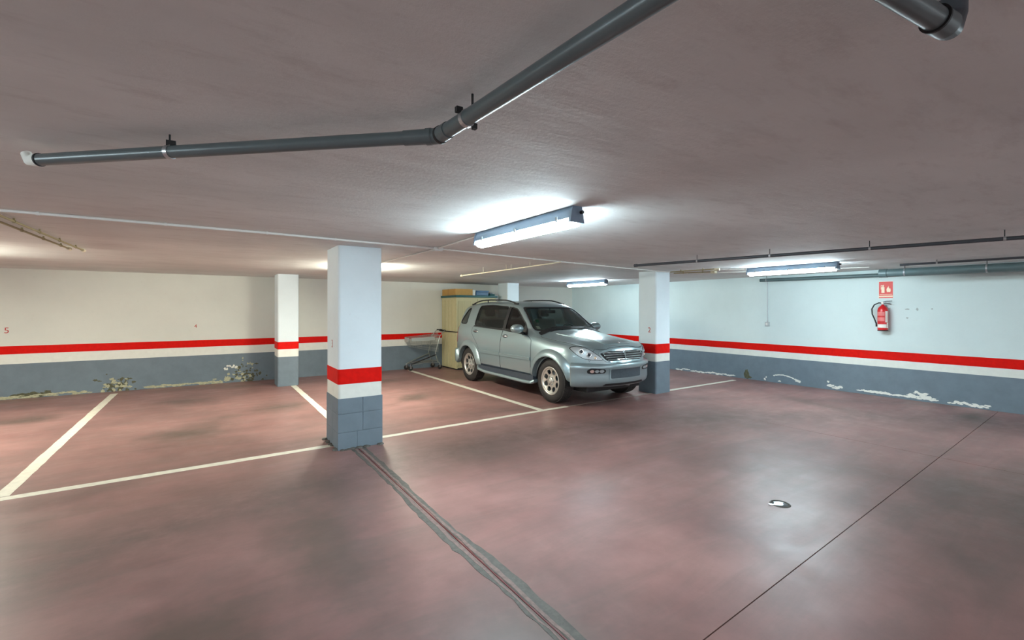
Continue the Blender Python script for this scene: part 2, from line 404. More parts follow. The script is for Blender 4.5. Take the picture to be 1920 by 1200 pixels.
def text_mesh(txt, size, depth=0.0015):
    cu = bpy.data.curves.new('txt', 'FONT'); cu.body = txt; cu.size = size; cu.align_x = 'CENTER'; cu.align_y = 'CENTER'; cu.extrude = depth
    o = bpy.data.objects.new('txt', cu); C.objects.link(o); dg = bpy.context.evaluated_depsgraph_get(); dg.update()
    me = bpy.data.meshes.new_from_object(o.evaluated_get(dg)); bpy.data.objects.remove(o); return me
def wall_text(txt, size, loc, rz, mat, parent, name='painted_number'):
    me = text_mesh(txt, size); o = link(name, me, mat, parent)
    me.transform(Matrix.Translation(loc) @ Matrix.Rotation(rz, 4, 'Z') @ Matrix.Rotation(pi / 2, 4, 'X')); return o
M['numred'] = simple('faded_red_stencil', rgb(200, 70, 66), 0.6, var=0.25, vs=60)
M['numfaint'] = simple('very_faded_red_stencil', rgb(205, 150, 150), 0.6, var=0.2, vs=60)
wall_text('5', 0.14, (-2.84, WY - 0.002, 1.18), 0, M['numred'], wb)
wall_text('4', 0.10, (-0.19, WY - 0.002, 1.20), 0, M['numred'], wb)
# screw-hole remains beside the extinguisher
patches('wall_scuff', wr, 'x', WX, -1, [(2.66, 1.545, 0.03, 0.012), (2.53, 1.545, 0.018, 0.022), (2.66, 1.40, 0.012, 0.014), (2.34, 1.55, 0.012, 0.012)],
        simple('grey_scuff', rgb(168, 176, 174), 0.7), 41, 0.0005)

# ---------------------------------------------------------------- pillars
def pillar(x0, x1, y0, y1, label, zr1=0.893, zr0=0.735, zg=0.575, blocks=False):
    cx, cy = (x0 + x1) / 2, (y0 + y1) / 2; root = empty('pillar', (cx, cy, 0), label, 'pillar', 'white pillars with a red stripe')
    hx, hy = (x1 - x0) / 2, (y1 - y0) / 2
    def ring(z0, z1, e, bev, name, mat):
        c = bev; poly = []
        for (sx, sy) in ((1, 1), (-1, 1), (-1, -1), (1, -1)):
            px, py = sx * (hx + e), sy * (hy + e)
            for k in range(4):
                t = k / 3 * pi / 2; q = {(1, 1): t, (-1, 1): t + pi / 2, (-1, -1): t + pi, (1, -1): t + 1.5 * pi}[(sx, sy)]
                poly.append((px - sx * c + c * cos(q), py - sy * c + c * sin(q)))
        return MB().prism(poly, 'z', z0, z1).build(name, mat, root)
    ring(zr1, CEIL, 0, 0.03, 'shaft', M['pillar'])
    ring(zr0, zr1, 0.003, 0.03, 'red_stripe', M['red'])
    ring(zg, zr0, 0.001, 0.03, 'white_stripe', M['white'])
    if not blocks: ring(0, zg, 0.002, 0.03, 'grey_base', M['grey'])
    else:
        ring(0, zg, -0.004, 0.03, 'grey_core', M['grey'])
        g = 0.0015; zs = [0.0, 0.19, 0.395, zg]
        for i in range(3):
            sp = 0.0 if i == 1 else 0.10; xm = -hx + (2 * hx) * (0.55 if i != 0 else 0.42)
            for (a, b) in ((-hx - .004, xm - g / 2), (xm + g / 2, hx + .004)):
                MB().box((a, -hy - .004, zs[i] + (g if i else 0)), (b, 0 - g / 2, zs[i + 1] - 0.0005), 0.004).build('block', M['grey'], root)
                MB().box((a, 0 + g / 2, zs[i] + (g if i else 0)), (b, hy + .004, zs[i + 1] - 0.0005), 0.004).build('block', M['grey'], root)
    return root
p1 = pillar(1.19, 1.675, 5.17, 5.73, 'big square white pillar with red stripe nearest the camera, standing alone', 0.887, 0.722, 0.564, True)
rr = random.Random(5); b = MB()
for k in range(26):                                          # chipped mortar round its foot
    a = rr.choice([(rr.uniform(-.26, .25), -.285 - rr.uniform(0, .02)), (-.25 - rr.uniform(0, .02), rr.uniform(-.28, .28))])
    r_ = rr.uniform(.012, .03); b.lathe([(0, r_ * 1.3), (r_ * .6, r_), (r_ * .8, 0.001)], 'z', (a[0], a[1], 0), 7, False)
o = b.build('mortar_rubble', M['cement'], p1); o['kind'] = 'stuff'
wall_text('3', 0.13, (-.2445, -.0, 1.15), -pi / 2, M['numfaint'], p1)
p2 = pillar(1.17, 1.555, 10.10, 10.62, 'slim white pillar with red stripe close to the back wall, left of the nearest pillar', 0.89, 0.745, 0.59)
p3 = pillar(6.79, 7.20, 5.39, 5.80, 'white pillar marked 2 right beside the front of the silver car', 0.909, 0.734, 0.588)
wall_text('2', 0.13, (-.205 - .003 + 0.0, -0.06, 1.16), -pi / 2, M['numred'], p3)
p4 = pillar(6.66, 7.05, 10.12, 10.6, 'white pillar far behind the silver car, beside the beige cabinet')

# ---------------------------------------------------------------- ceiling lamps
def lamp(loc, mat, label, L=1.32):
    r = empty('ceiling_lamp', loc, label, 'lamp', 'fluorescent lamps on the ceiling')      # long axis = local y, origin at the ceiling
    pr = [(-0.035, 0), (-0.045, -0.03), (-0.056, -0.080), (0.056, -0.080), (0.045, -0.03), (0.035, 0)]
    MB().prism([(a, z) for a, z in pr], 'y', -L / 2, L / 2).build('housing', M['lampbody'], r)
    n = 20; prof = [(0.060 * cos(2 * pi * k / n), -0.108 + 0.030 * sin(2 * pi * k / n)) for k in range(n)]
    MB().prism(prof, 'y', -L / 2 + 0.03, L / 2 - 0.03).build('diffuser', mat, r)
    for sg in (-1, 1):
        MB().prism([(a * 1.12, z * 1.02 - (0.030 if z < -0.05 else 0)) for a, z in pr], 'y', sg * L / 2 - .012, sg * L / 2 + .012).build('end_cap', M['lampbody'], r)
        for y in (-0.52, 0, 0.52):
            MB().box((sg * 0.058 - .006, y - .010, -0.095), (sg * 0.058 + .006, y + .010, -0.055), 0.002).build('clip', M['clip'], r)
    MB().tube([(0.03, -L / 2 - .01, -0.04), (0.03, -L / 2 - .035, -0.04)], 0.012, 8).build('cable_gland', M['dark'], r)
    return r
LC, LW = M['lamp_cool'], M['lamp_warm']
lamp((2.09, 2.98, CEIL), LC, 'bright fluorescent ceiling lamp nearest the camera, above the middle of the aisle')
lamp((2.13, 7.60, CEIL), LW, 'fluorescent ceiling lamp hidden behind the nearest pillar')
lamp((7.70, 3.52, CEIL), LC, 'long fluorescent ceiling lamp in front of the right wall')
lamp((7.76, 8.25, CEIL), LC, 'small-looking fluorescent ceiling lamp far back above the silver car')
lamp((-2.75, 7.75, CEIL), LW, 'fluorescent ceiling lamp outside the left edge of the view')
lamp((-3.4, 2.6, CEIL), LC, 'added fill lamp on the ceiling beside the camera on the left, out of view')  # this lamp and the two after it are unseen, added to brighten the ceiling
lamp((7.7, -1.6, CEIL), LC, 'added fill lamp on the ceiling behind the camera, out of view on the right')
lamp((-3.4, -2.2, CEIL), LC, 'added fill lamp on the ceiling far behind the camera on the left, out of view')

# ---------------------------------------------------------------- pipes under the ceiling
def hanger(root, x, y, zp, r, rod_mat='steel'):
    h = MB().tube([(x, y, zp + r), (x, y, CEIL - root.location.z)], 0.004, 6).build('hanger_rod', M['dark'], root); return h
def clamp(root, c, d, r):
    d = Vector(d).normalized(); c = Vector(c)
    MB().tube([c - d * 0.009, c + d * 0.009], r + 0.003, 20).build('clamp', M['steel'], root)
ZP = 2.18
pr = empty('drain_pipe', (0.70, 1.52, 0), 'dark grey plastic drain pipe bent in the middle, hanging under the ceiling near the camera', 'pipe')
def L_(p): return (p[0] - 0.70, p[1] - 1.52, p[2])
A = Vector(L_((-0.585, 2.70, ZP))); J = Vector((0, 0, ZP)); B = Vector(L_((0.86, -1.2, ZP)))
dA = (A - J).normalized(); dB = (B - J).normalized()
MB().tube([A, J], 0.0245, 24).build('pipe', M['pvc'], pr)
MB().tube([J, B], 0.026, 24).build('pipe', M['pvc'], pr)
MB().tube([J + dA * .13, J + dA * .045], 0.0275, 24).build('coupling', M['pvc'], pr)
MB().tube([J + dA * .045, J + dA * .025], 0.0305, 24).build('coupling_ring', M['pvc'], pr)
MB().tube([J + dA * .03, J + dA * 0.008, J + dB * .03, J + dB * .075], 0.029, 24).build('elbow', M['pvc'], pr)
MB().tube([J + dB * .012, J + dB * .024], 0.0315, 24).build('coupling_ring', M['dark'], pr)
MB().tube([J + dB * .014 , J + dB * .012 - dB*0.008], 0.0312, 24).build('coupling_ring', M['pvc'], pr)
MB().tube([A + dA * .004, A + dA * .02, A + dA * .05, A + dA * .07 + Vector((0, 0, .03))], [0.026, 0.027, 0.022, 0.018], 18).build('end_cap', M['plaster'], pr, 'chalky white end cap')
MB().tube([A - dA * .003, A + dA * .004], 0.0275, 20).build('end_ring', M['dark'], pr)
cA = J.lerp(A, 0.641); clamp(pr, cA, dA, 0.0245); hanger(pr, cA.x, cA.y, ZP, 0.02)
MB().box((cA.x - .012, cA.y - .012, ZP + .02), (cA.x + .02, cA.y + .02, ZP + .045)).build('clamp_bolt', M['dark'], pr)
cB = Vector(L_((0.712, 1.326, ZP))); clamp(pr, cB, dB, 0.026)
MB().box((cB.x - .04, cB.y - .008, ZP + .012), (cB.x - .018, cB.y + .008, ZP + .03)).build('clamp_bolt', M['dark'], pr)
MB().box((cB.x + .022, cB.y - .008, ZP - .03), (cB.x + .036, cB.y + .008, ZP - .012)).build('clamp_bolt', M['dark'], pr)
hanger(pr, cB.x + .005, cB.y - .03, ZP, 0.02)
MB().tube([J + dB * 0.03 + Vector((.028, -.002, -.010)), B + Vector((.028, 0, -.010))], 0.0022, 6).build('thin_cable', M['conduit'], pr, 'thin white cable along the pipe')

# black pipe on hangers across the right half
sp = empty('thin_pipe', (5.062, 4.388, 0), 'thin black pipe on hanger rods crossing below the ceiling on the right', 'pipe')
a = Vector((0, 0, 2.17)); bb = Vector((1.04, -4.7, 2.17)); dd = (bb - a).normalized()
MB().tube([a, bb], 0.018, 14).build('pipe', M['pvcd'], sp)
MB().tube([a - dd * .005, a + dd * .04], 0.023, 14).build('end_cap', M['pvcd'], sp)
for yy in (3.524, 2.703, 1.808, 0.891, -0.1):
    t = (4.388 - yy) / 4.7; c_ = a + (bb - a) * t; clamp(sp, c_, dd, 0.018); hanger(sp, c_.x, c_.y, 2.17, 0.015)

# thick grey-green pipe by the right wall, with a thinner one below it and one above it
def rightpipe(name, pts, r, mat, label, clamps=(), cap=None):
    root = empty(name, (pts[0][0], pts[0][1], 0), label, 'pipe', 'pipes by the right wall'); o = Vector((pts[0][0], pts[0][1], 0)); q = [Vector(p) - o for p in pts]
    MB().tube(q, r, 18).build('pipe', M[mat], root); d = (q[-1] - q[0]).normalized()
    if cap: MB().tube([q[0] - d * .02, q[0] + d * .08], r * 1.12, 18).build('socket', M[cap], root)
    for t in clamps: clamp(root, q[0] + (q[-1] - q[0]) * t, d, r); cc = q[0] + (q[-1] - q[0]) * t; hanger(root, cc.x, cc.y, cc.z, r)
    return root
rightpipe('waste_pipe', [(8.95, 2.72, 2.12), (9.05, -1.5, 2.11)], 0.060, 'pvcg', 'thick grey-green waste pipe in front of the top of the right wall', (0.07, 0.28, 0.6), 'pvcg')
rightpipe('supply_pipe', [(9.86, 5.10, 2.165), (9.86, -1.5, 2.11)], 0.035, 'pvcg', 'long grey-green pipe running along the top of the right wall', (0.02,))
rightpipe('upper_pipe', [(8.55, 2.35, 2.205), (8.75, -1.5, 2.205)], 0.016, 'pvcd', 'thin dark pipe just above the thick waste pipe on the right', (0.1, 0.35), 'pvcd')
# big pipe end in the top right corner
tp = empty('pipe_stub', (1.37, 0.30, 0), 'end of a fat dark pipe poking down from the ceiling, top right corner', 'pipe')
q0 = Vector((0.0, 0.0, 2.185)); q1 = Vector((-0.46, 0.06, 2.19)); d_ = (q1 - q0).normalized()
MB().tube([q0, q1], 0.024, 28).build('pipe', M['pvc'], tp)
MB().tube([q0 + d_ * 0.045, q0 - d_ * 0.004], 0.0275, 28).build('socket', M['pvc'], tp)
MB().tube([q0 + d_ * 0.05, q0 + d_ * 0.044], 0.029, 28).build('socket_ring', M['dark'], tp)
MB().tube([q0 + d_ * .002, q0 - Vector((-.02, .0, 0)), q0 + Vector((.030, -.004, .03)), q0 + Vector((.032, -.004, .065))], [.026, .027, .027, .027], 24).build('elbow', M['pvcd'], tp)

# ---------------------------------------------------------------- white conduits
def conduit(name, pts, r, mat, label, clips=0, cap=False):
    root = empty(name, (pts[0][0], pts[0][1], 0), label, 'conduit', 'conduits on the ceiling'); o = Vector((pts[0][0], pts[0][1], 0)); q = [Vector(p) - o for p in pts]
    MB().tube(q, r, 10).build('tube', M[mat], root)
    for k in range(clips):
        t = (k + 0.5) / clips * (len(q) - 1); i = int(t); c_ = q[i].lerp(q[i + 1], t - i); d = (q[i + 1] - q[i]).normalized()
        MB().tube([c_ - d * .008, c_ + d * .008], r + .004, 10).build('clip', M[mat], root)
        MB().box((c_.x - .006, c_.y - .006, c_.z), (c_.x + .006, c_.y + .006, CEIL)).build('clip_foot', M[mat], root)
    return root
ZC = 2.236
conduit('cable_conduit', [(-6.0, 4.50, ZC), (-1.19, 4.60, ZC), (0.45, 4.63, ZC), (1.8, 4.73, ZC), (2.12, 4.74, ZC)], 0.011, 'conduit', 'white cable conduit on the ceiling from the left edge to the junction box', 9)
conduit('cable_conduit', [(2.23, 4.76, ZC), (4.2, 5.05, ZC), (5.6, 5.22, ZC), (7.75, 5.40, ZC)], 0.009, 'conduit', 'white cable conduit on the ceiling from the junction box towards the pillar marked 2', 6)
jb = empty('junction_box', (2.17, 4.75, CEIL), 'small square white junction box on the ceiling where the conduits cross', 'junction box')
MB().box((-.05, -.05, -.04), (.05, .05, 0), .006).build('box', M['conduit'], jb)
MB().box((-.044, -.044, -.046), (.044, .044, -.04), .002).build('lid', M['conduit'], jb)
for (x, y) in ((-.065, 0), (.065, 0), (0, -.065), (0, .065)):
    MB().tube([(x * .75, y * .75, -.014), (x * 1.15, y * 1.15, -.014)], .013, 8).build('gland', M['conduit'], jb)
conduit('lamp_conduit', [(2.16, 4.69, ZC), (2.11, 3.66, ZC)], 0.009, 'conduit', 'short white conduit from the junction box to the nearest lamp', 1)
conduit('lamp_conduit', [(2.17, 4.82, ZC), (2.14, 6.92, ZC)], 0.009, 'conduit', 'white conduit from the junction box back to the lamp behind the pillar', 2)
hp = conduit('hanging_conduit', [(3.80, 7.28, 2.15), (3.80, 7.25, 2.15), (3.93, 6.1, 2.17), (4.02, 5.25, 2.19), (4.08, 5.02, 2.20), (4.2, 5.0, 2.225)], 0.009, 'conduit_i', 'thin ivory tube hanging on little rods above the empty bay beside the car', 0)
MB().tube([(0, 0.01, 2.15), (0, -.05, 2.15)], 0.020, 10).build('end_knob', M['conduit_i'], hp)
for (x, y, z) in ((3.87, 6.62, 2.16), (3.94, 6.02, 2.17), (3.955, 5.9, 2.17), (3.99, 5.45, 2.18)):
    MB().tube([(x - 3.80, y - 7.28, z), (x - 3.80, y - 7.28, CEIL)], 0.003, 6).build('hanger_rod', M['conduit_i'], hp)
for dx, nm in ((0.0, 'left tube of a yellowed pair ending above the back left bay'), (0.10, 'right tube of a yellowed pair ending above the back left bay')):
    h = conduit('yellowed_conduit', [(-1.34 + dx, 4.75, 2.225), (-1.28 + dx, 6.95 + dx, 2.225)], 0.009, 'conduit_y', 'yellowed ceiling conduit, ' + nm, 4)
    MB().tube([(.06, 2.18 + dx, 2.225), (.061, 2.27 + dx, 2.225)], .018, 10).build('end_knob', M['conduit_i'], h)
# cluster of tubes near the pillar marked 2
def tube_on_ceiling(p, q, r, mat, label):
    return conduit('cable_conduit', [p, q], r, mat, label, 2)
tube_on_ceiling((7.05, 4.95, ZC), (7.66, 4.22, ZC), .008, 'conduit', 'short white conduit leading to the lamp by the right wall')
tube_on_ceiling((7.85, 5.30, ZC), (9.0, 2.9, ZC), .008, 'conduit', 'white conduit passing beside the lamp by the right wall')
h = conduit('yellowed_conduit', [(6.95, 5.2, 2.22), (7.05, 4.4, 2.22)], .010, 'conduit_y', 'yellowed conduit stub with a bright knob near the pillar marked 2', 2)
MB().tube([(.1, -.8, 2.21), (.11, -.88, 2.21)], .022, 10).build('end_knob', M['conduit_i'], h)
h = conduit('yellowed_conduit', [(7.25, 5.35, 2.22), (7.55, 4.75, 2.22)], .010, 'conduit_y', 'yellowed conduit stub just above the pillar marked 2', 2)
MB().box((.26, -.66, 2.19), (.34, -.58, 2.25), .006).build('end_box', M['conduit_i'], h)

# switch box with its conduit down the right wall
sw = empty('light_switch', (WX, 4.99, 1.23), 'small grey light switch box with vertical conduit on the right wall', 'light switch')
MB().box((-.045, -.04, -.045), (-.001, .04, .045), .006).build('box', simple('switch_grey', rgb(176, 182, 184), .5), sw)
MB().box((-.052, -.02, -.025), (-.045, .02, .025), .003).build('rocker', M['conduit'], sw)
MB().tube([(-.014, 0, .04), (-.014, 0, .93)], .009, 8).build('conduit', simple('conduit_pale_grey', rgb(196, 204, 206), .5), sw)
MB().tube([(-.014, 0, .04), (-.014, 0, .075)], .013, 8).build('gland', M['steel'], sw)

# ---------------------------------------------------------------- extinguisher and sign
sg = empty('extinguisher_sign', (WX, 2.955, 1.895), 'square red sign with pale extinguisher and flame symbols on the right wall', 'sign')
MB().box((-.006, -.105, -.155), (-.001, .105, .145), .001).build('border', M['paper'], sg)
MB().box((-.009, -.098, -.148), (-.005, .098, .138), .001).build('plate', M['signred'], sg)
# pictogram: y grows to the left in the photograph
b = MB().box((-.0105, .018, -.06), (-.009, .062, .045)).box((-.0105, .030, .045), (-.009, .050, .062)).box((-.0105, .028, .066), (-.009, .07, .076)).box((-.0105, .026, .055), (-.009, .034, .085))
b.box((-.0105, .064, .0), (-.009, .070, .07)); b.build('symbol', M['signpale'], sg)
fl_poly = [(-.04 + a * .03, -.045 + b_ * .1) for a, b_ in ((-.8, 0), (-1, .35), (-.7, .7), (-.45, .5), (-.2, .8), (.1, 1.1), (.3, .7), (.6, .9), (1, .4), (.8, 0))]
MB().prism(fl_poly, 'x', -.0105, -.009).build('symbol', M['signpale'], sg)
MB().box((-.0105, -.09, -.088), (-.009, .09, -.080)).build('symbol', M['signpale'], sg)
MB().box((-.0105, -.098, -.133), (-.009, .098, -.108)).build('lettering_band', M['signpale'], sg)
fe = empty('fire_extinguisher', (WX - .10, 2.97, 1.17), 'red fire extinguisher with black hose hanging on the right wall below its sign', 'fire extinguisher')
MB().lathe([(0, .001), (0, .062), (.012, .072), (.03, .075), (.36, .075), (.40, .066), (.43, .040), (.445, .022), (.46, .020), (.46, .001)], 'z', n=36).build('cylinder', M['redg'], fe)
MB().lathe([(-.004, .001), (-.004, .073), (.014, .078), (.014, .001)], 'z', n=36).build('base_ring', M['dark'], fe)
def label_band(z0, z1, a0, a1, mat, e=.0766):
    vs = []; n = 10
    for z in (z0, z1):
        for k in range(n + 1):
            t = a0 + (a1 - a0) * k / n; vs.append((e * cos(t), e * sin(t), z))
    return MB().add(vs, [(k, k + 1, n + 2 + k, n + 1 + k) for k in range(n)], True).build('label', mat, fe)
pk = simple('pink_printed_label', rgb(226, 120, 116), .5)
label_band(.055, .115, pi - .9, pi + 1.0, M['paper']); label_band(.17, .33, pi - 1.0, pi + .6, pk)
label_band(.235, .262, pi - 1.0, pi + .6, M['redg'], .0772); label_band(.15, .345, pi + .75, pi + 1.35, M['paper'])
label_band(.05, .145, pi + 1.05, pi + 1.5, M['paper'], .0768)
MB().tube([(0, 0, .455), (0, 0, .50)], .016, 12).build('valve', M['steel'], fe)
MB().tube([(0, .005, .50), (0, -.05, .515), (0, -.13, .52)], .006, 8).build('lever', M['dark'], fe)
MB().tube([(0, .005, .485), (0, -.05, .485), (0, -.12, .465)], .006, 8).build('handle', M['dark'], fe)
MB().tube([(0, .02, .485), (-.005, .055, .49), (-.01, .12, .455), (-.01, .155, .38), (-.01, .15, .29), (-.01, .115, .20), (-.02, .09, .13)], .010, 10).build('hose', M['dark'], fe)
MB().tube([(-.02, .09, .15), (-.02, .083, .07)], [.010, .015], 10).build('nozzle', M['dark'], fe)
MB().tube([(-.022, 0, .49), (-.035, 0, .49)], .016, 12).build('pressure_gauge', M['paper'], fe)
MB().box((.07, -.03, .33), (.098, .03, .45), .003).build('wall_bracket', M['steel'], fe)

# ---------------------------------------------------------------- cap in the floor
dr = empty('floor_drain', (3.78, 1.80, 0), 'small round metal drain cap with crumpled rim in the aisle floor', 'drain')
MB().lathe([(0.0005, .075), (.004, .072), (.006, .060), (.002, .056)], 'z', n=28).build('rim', M['cement'], dr)
MB().lathe([(0.0006, .056), (.0022, .054), (.0030, .002)], 'z', n=28).build('cover', M['pvcd'], dr)
rnd = random.Random(3); poly = [(.045 * (1 + rnd.uniform(-.35, .35)) * cos(t * pi / 6) - .012, .032 * (1 + rnd.uniform(-.35, .35)) * sin(t * pi / 6) + .006) for t in range(12)]
MB().prism(poly, 'z', .0025, .007).build('metal_flake', M['plate'], dr)
poly = [(.018 * (1 + rnd.uniform(-.4, .4)) * cos(t * pi / 5) - .075, .016 * (1 + rnd.uniform(-.4, .4)) * sin(t * pi / 5) + .03) for t in range(10)]
MB().prism(poly, 'z', .0008, .005).build('metal_flake', M['plate'], dr)

# ---------------------------------------------------------------- cabinet and what lies on it
cb = empty('storage_cabinet', (5.86, 10.76, 0), 'tall beige plastic storage cabinet with dark green lid behind the silver car', 'cabinet')
X0, X1, Y0, Y1 = 5.25 - 5.86, 6.45 - 5.86, 10.32 - 10.76, 11.20 - 10.76
M['beige'] = simple('beige_resin', rgb(196, 188, 146), .5, var=.06); M['teal'] = simple('dark_green_resin', rgb(24, 82, 84), .5)
M['beige2'] = simple('beige_resin_shade', rgb(186, 178, 138), .5)
MB().box((X0 + .01, Y0 + .03, .03), (X1 - .01, Y1, 1.855)).build('body', M['beige'], cb)
MB().box((X0 + .02, Y0 + .02, 0), (X1 - .02, Y1 - .01, .035)).build('plinth', M['dark'], cb)
MB().box((X0 - .02, Y0 - .02, 1.85), (X1 + .02, Y1 + .01, 1.905), .008).build('lid', M['teal'], cb)
for (a, c_) in ((X0 + .01, -.005), (.005, X1 - .01)):
    d0 = MB().box((a, Y0 + .005, .05), (c_, Y0 + .03, 1.81), .006).build('door', M['beige'], cb)
    w_ = (c_ - a - .08)
    for (z0, z1) in ((.10, .92), (1.0, 1.76)):
        for k in range(3):
            MB().box((a + .04 + k * w_ / 3, Y0 - .002, z0), (a + .04 + (k + .82) * w_ / 3, Y0 + .006, z1), .003).build('raised_panel', M['beige2'], d0)
for (sx) in (-.03, .03):
    MB().box((sx - .01, Y0 - .012, .95), (sx + .01, Y0 + .006, 1.07), .004).build('handle', M['teal'], cb)
for (z0, z1) in ((.08, .90), (.97, 1.78)):                   # ribbed side seen on the left
    for k in range(4):
        y_ = Y0 + .07 + k * .20
        MB().box((X0 - .004, y_, z0), (X0 + .012, y_ + .165, z1), .004).build('side_panel', M['beige'], cb)
MB().box((X0 - .008, Y0 - .006, .03), (X0 + .035, Y0 + .04, 1.82), .004).build('corner_post', M['beige'], cb)
MB().box((X0 - .014, Y0 - .012, .955), (X0 + .001, Y1 + .0, .978)).box((X0 - .014, Y0 - .016, .955), (X1, Y0 - .002, .978)).build('strap', M['dark'], cb, 'black strap tied round the cabinet')
bx = empty('long_box', (5.52, 10.80, 1.905), 'flat tan cardboard box lying on the left of the cabinet lid', 'box')
MB().box((-.27, -.42, 0), (.23, .36, .165), .004).build('carton', simple('tan_cardboard', rgb(186, 146, 82), .8, var=.1), bx)
MB().box((-.272, -.03, .0), (.232, .03, .167), .001).build('tape', simple('brown_tape', rgb(164, 120, 60), .4), bx)
bx = empty('white_box', (5.80, 10.62, 1.905), 'small white box between the tan carton and the blue crate on the cabinet', 'box')
MB().box((-.04, -.2, 0), (.05, .15, .14), .004).build('carton', M['paper'], bx)
MB().box((-.041, -.21, .10), (.051, .16, .145), .003).build('lid', M['white'], bx)
cr = empty('blue_crate', (6.09, 10.70, 1.905), 'dark blue plastic crate with rim on the cabinet lid', 'crate')
blue = simple('blue_plastic', rgb(30, 82, 120), .4)
MB().box((-.20, -.25, 0), (.18, .2, .10), .01).build('tub', blue, cr); MB().box((-.215, -.265, .10), (.195, .215, .135), .006).build('rim', blue, cr)
bt = empty('teal_bag', (6.36, 10.62, 1.905), 'low folded teal bag on the right end of the cabinet lid', 'bag')
MB().box((-.07, -.22, 0), (.09, .18, .05), .02).build('bag_body', M['teal'], bt); MB().box((-.03, -.16, .05), (.05, .12, .08), .012).build('flap', simple('grey_cloth', rgb(120, 130, 140), .8), bt)

# ---------------------------------------------------------------- shopping cart
ct = empty('shopping_cart', (4.63, 10.98, 0), 'wire shopping cart with dark handle parked against the back wall beside the cabinet', 'shopping cart')
wire = simple('galvanised_wire', rgb(176, 184, 182), .3, .75); 
def P_(x, y, z): return Vector((x, y, z))
xN, xR = -.44, .36                                            # nose and rear of the basket
def bas(t, side, h):                                         # point on the basket side: t 0 nose..1 rear, h 0 bottom..1 rim
    hw = .15 + .09 * t; top = .83 + .05 * t; bot = .60 - .16 * t
    xr = xN + (xR - xN) * t; xb = xN + .07 + (xR - .03 - xN - .07) * t
    return P_(xb + (xr - xb) * h, side * (hw * (.86 + .14 * h)), bot + (top - bot) * h)
rim = [bas(0, -1, 1), bas(1, -1, 1), bas(1, 1, 1), bas(0, 1, 1)]
MB().tube(rim, .007, 8, closed=True).build('basket_rim', wire, ct)
for side in (-1, 1):
    b = MB()
    for i in range(25): b.tube([bas(i / 24, side, 0), bas(i / 24, side, 1)], .0022, 5)
    for h in (0, .18, .36, .54, .72, .88): b.tube([bas(0, side, h), bas(1, side, h)], .0026, 5)
    b.build('basket_side', wire, ct)
b = MB()
for i in range(12):
    u = -1 + 2 * i / 11; b.tube([bas(0, 1, 0) * 1, ][:0] + [P_(bas(0, 1, 0).x, u * bas(0, 1, 0).y, bas(0, 1, 0).z), P_(bas(0, 1, 1).x, u * bas(0, 1, 1).y, bas(0, 1, 1).z)], .0022, 5)
    b.tube([P_(bas(0, 1, 0).x, u * bas(0, 1, 0).y, bas(0, 1, 0).z), P_(bas(1, 1, 0).x, u * bas(1, 1, 0).y, bas(1, 1, 0).z)], .0022, 5)
for t in (0, .2, .4, .6, .8, 1): b.tube([bas(t, -1, 0), bas(t, 1, 0)], .0026, 5)
b.build('basket_bottom', wire, ct)
b = MB()
for i in range(12):
    u = -1 + 2 * i / 11; b.tube([P_(bas(1, 1, 0).x, u * bas(1, 1, 0).y, bas(1, 1, 0).z), P_(bas(1, 1, 1).x, u * bas(1, 1, 1).y, bas(1, 1, 1).z)], .0022, 5)
for h in (.2, .4, .6, .8): b.tube([bas(1, -1, h), bas(1, 1, h)], .0026, 5)
b.build('rear_gate', wire, ct)
b = MB()                                                     # child-seat flap leaning inside
for i in range(9):
    u = -.19 + .38 * i / 8; b.tube([P_(.20, u, .62), P_(.33, u, .93)], .0024, 5)
for k in range(4): b.tube([P_(.20 + .13 * k / 3, -.19, .62 + .31 * k / 3), P_(.20 + .13 * k / 3, .19, .62 + .31 * k / 3)], .0026, 5)
b.build('child_seat', wire, ct)
MB().box((xN - .012, -.13, .72), (xN - .004, .13, .83), .002).build('nose_panel', simple('grey_plastic', rgb(176, 180, 176), .45), ct)
pan = simple('clear_grey_panel', rgb(170, 178, 174), .4); 
MB().add([bas(.06, -1, .62) + P_(0, -.006, 0), bas(.82, -1, .70) + P_(0, -.006, 0), bas(.82, -1, .94) + P_(0, -.006, 0), bas(.06, -1, .93) + P_(0, -.006, 0),
          bas(.06, -1, .62) + P_(0, -.002, 0), bas(.82, -1, .70) + P_(0, -.002, 0), bas(.82, -1, .94) + P_(0, -.002, 0), bas(.06, -1, .93) + P_(0, -.002, 0)],
         [(0, 1, 2, 3), (4, 5, 6, 7), (0, 1, 5, 4), (1, 2, 6, 5), (2, 3, 7, 6), (3, 0, 4, 7)]).build('side_panel', pan, ct)
for side in (-1, 1):
    MB().tube([P_(.50, side * .24, 1.00), P_(.44, side * .24, .95), P_(.36, side * .24, .86), P_(.24, side * .22, .42), P_(.30, side * .22, .20), P_(.36, side * .22, .16)], .010, 8).build('upright', wire, ct)
    MB().tube([P_(.26, side * .22, .38), P_(-.05, side * .20, .28), P_(-.36, side * .15, .17), P_(-.40, side * .15, .13)], .014, 8).build('lower_frame', M['dark'] if side < 0 else wire, ct)
    MB().tube([P_(.36, side * .22, .17), P_(-.02, side * .19, .19), P_(-.36, side * .15, .15)], .008, 8).build('lower_rail', wire, ct)
MB().tube([P_(.50, -.25, 1.00), P_(.50, .25, 1.00)], .014, 10).build('handle', M['dark'], ct)
MB().box((.47, -.06, .965), (.52, .06, 1.02), .01).build('coin_lock', M['dark'], ct)
b = MB()
for i in range(8): b.tube([P_(-.30, -.13 + .26 * i / 7, .19), P_(.34, -.19 + .38 * i / 7, .21)], .0025, 5)
for x_ in (-.3, -.1, .1, .34): b.tube([P_(x_, -.15 - .05 * (x_ + .3), .2), P_(x_, .15 + .05 * (x_ + .3), .2)], .003, 5)
b.build('lower_tray', wire, ct)
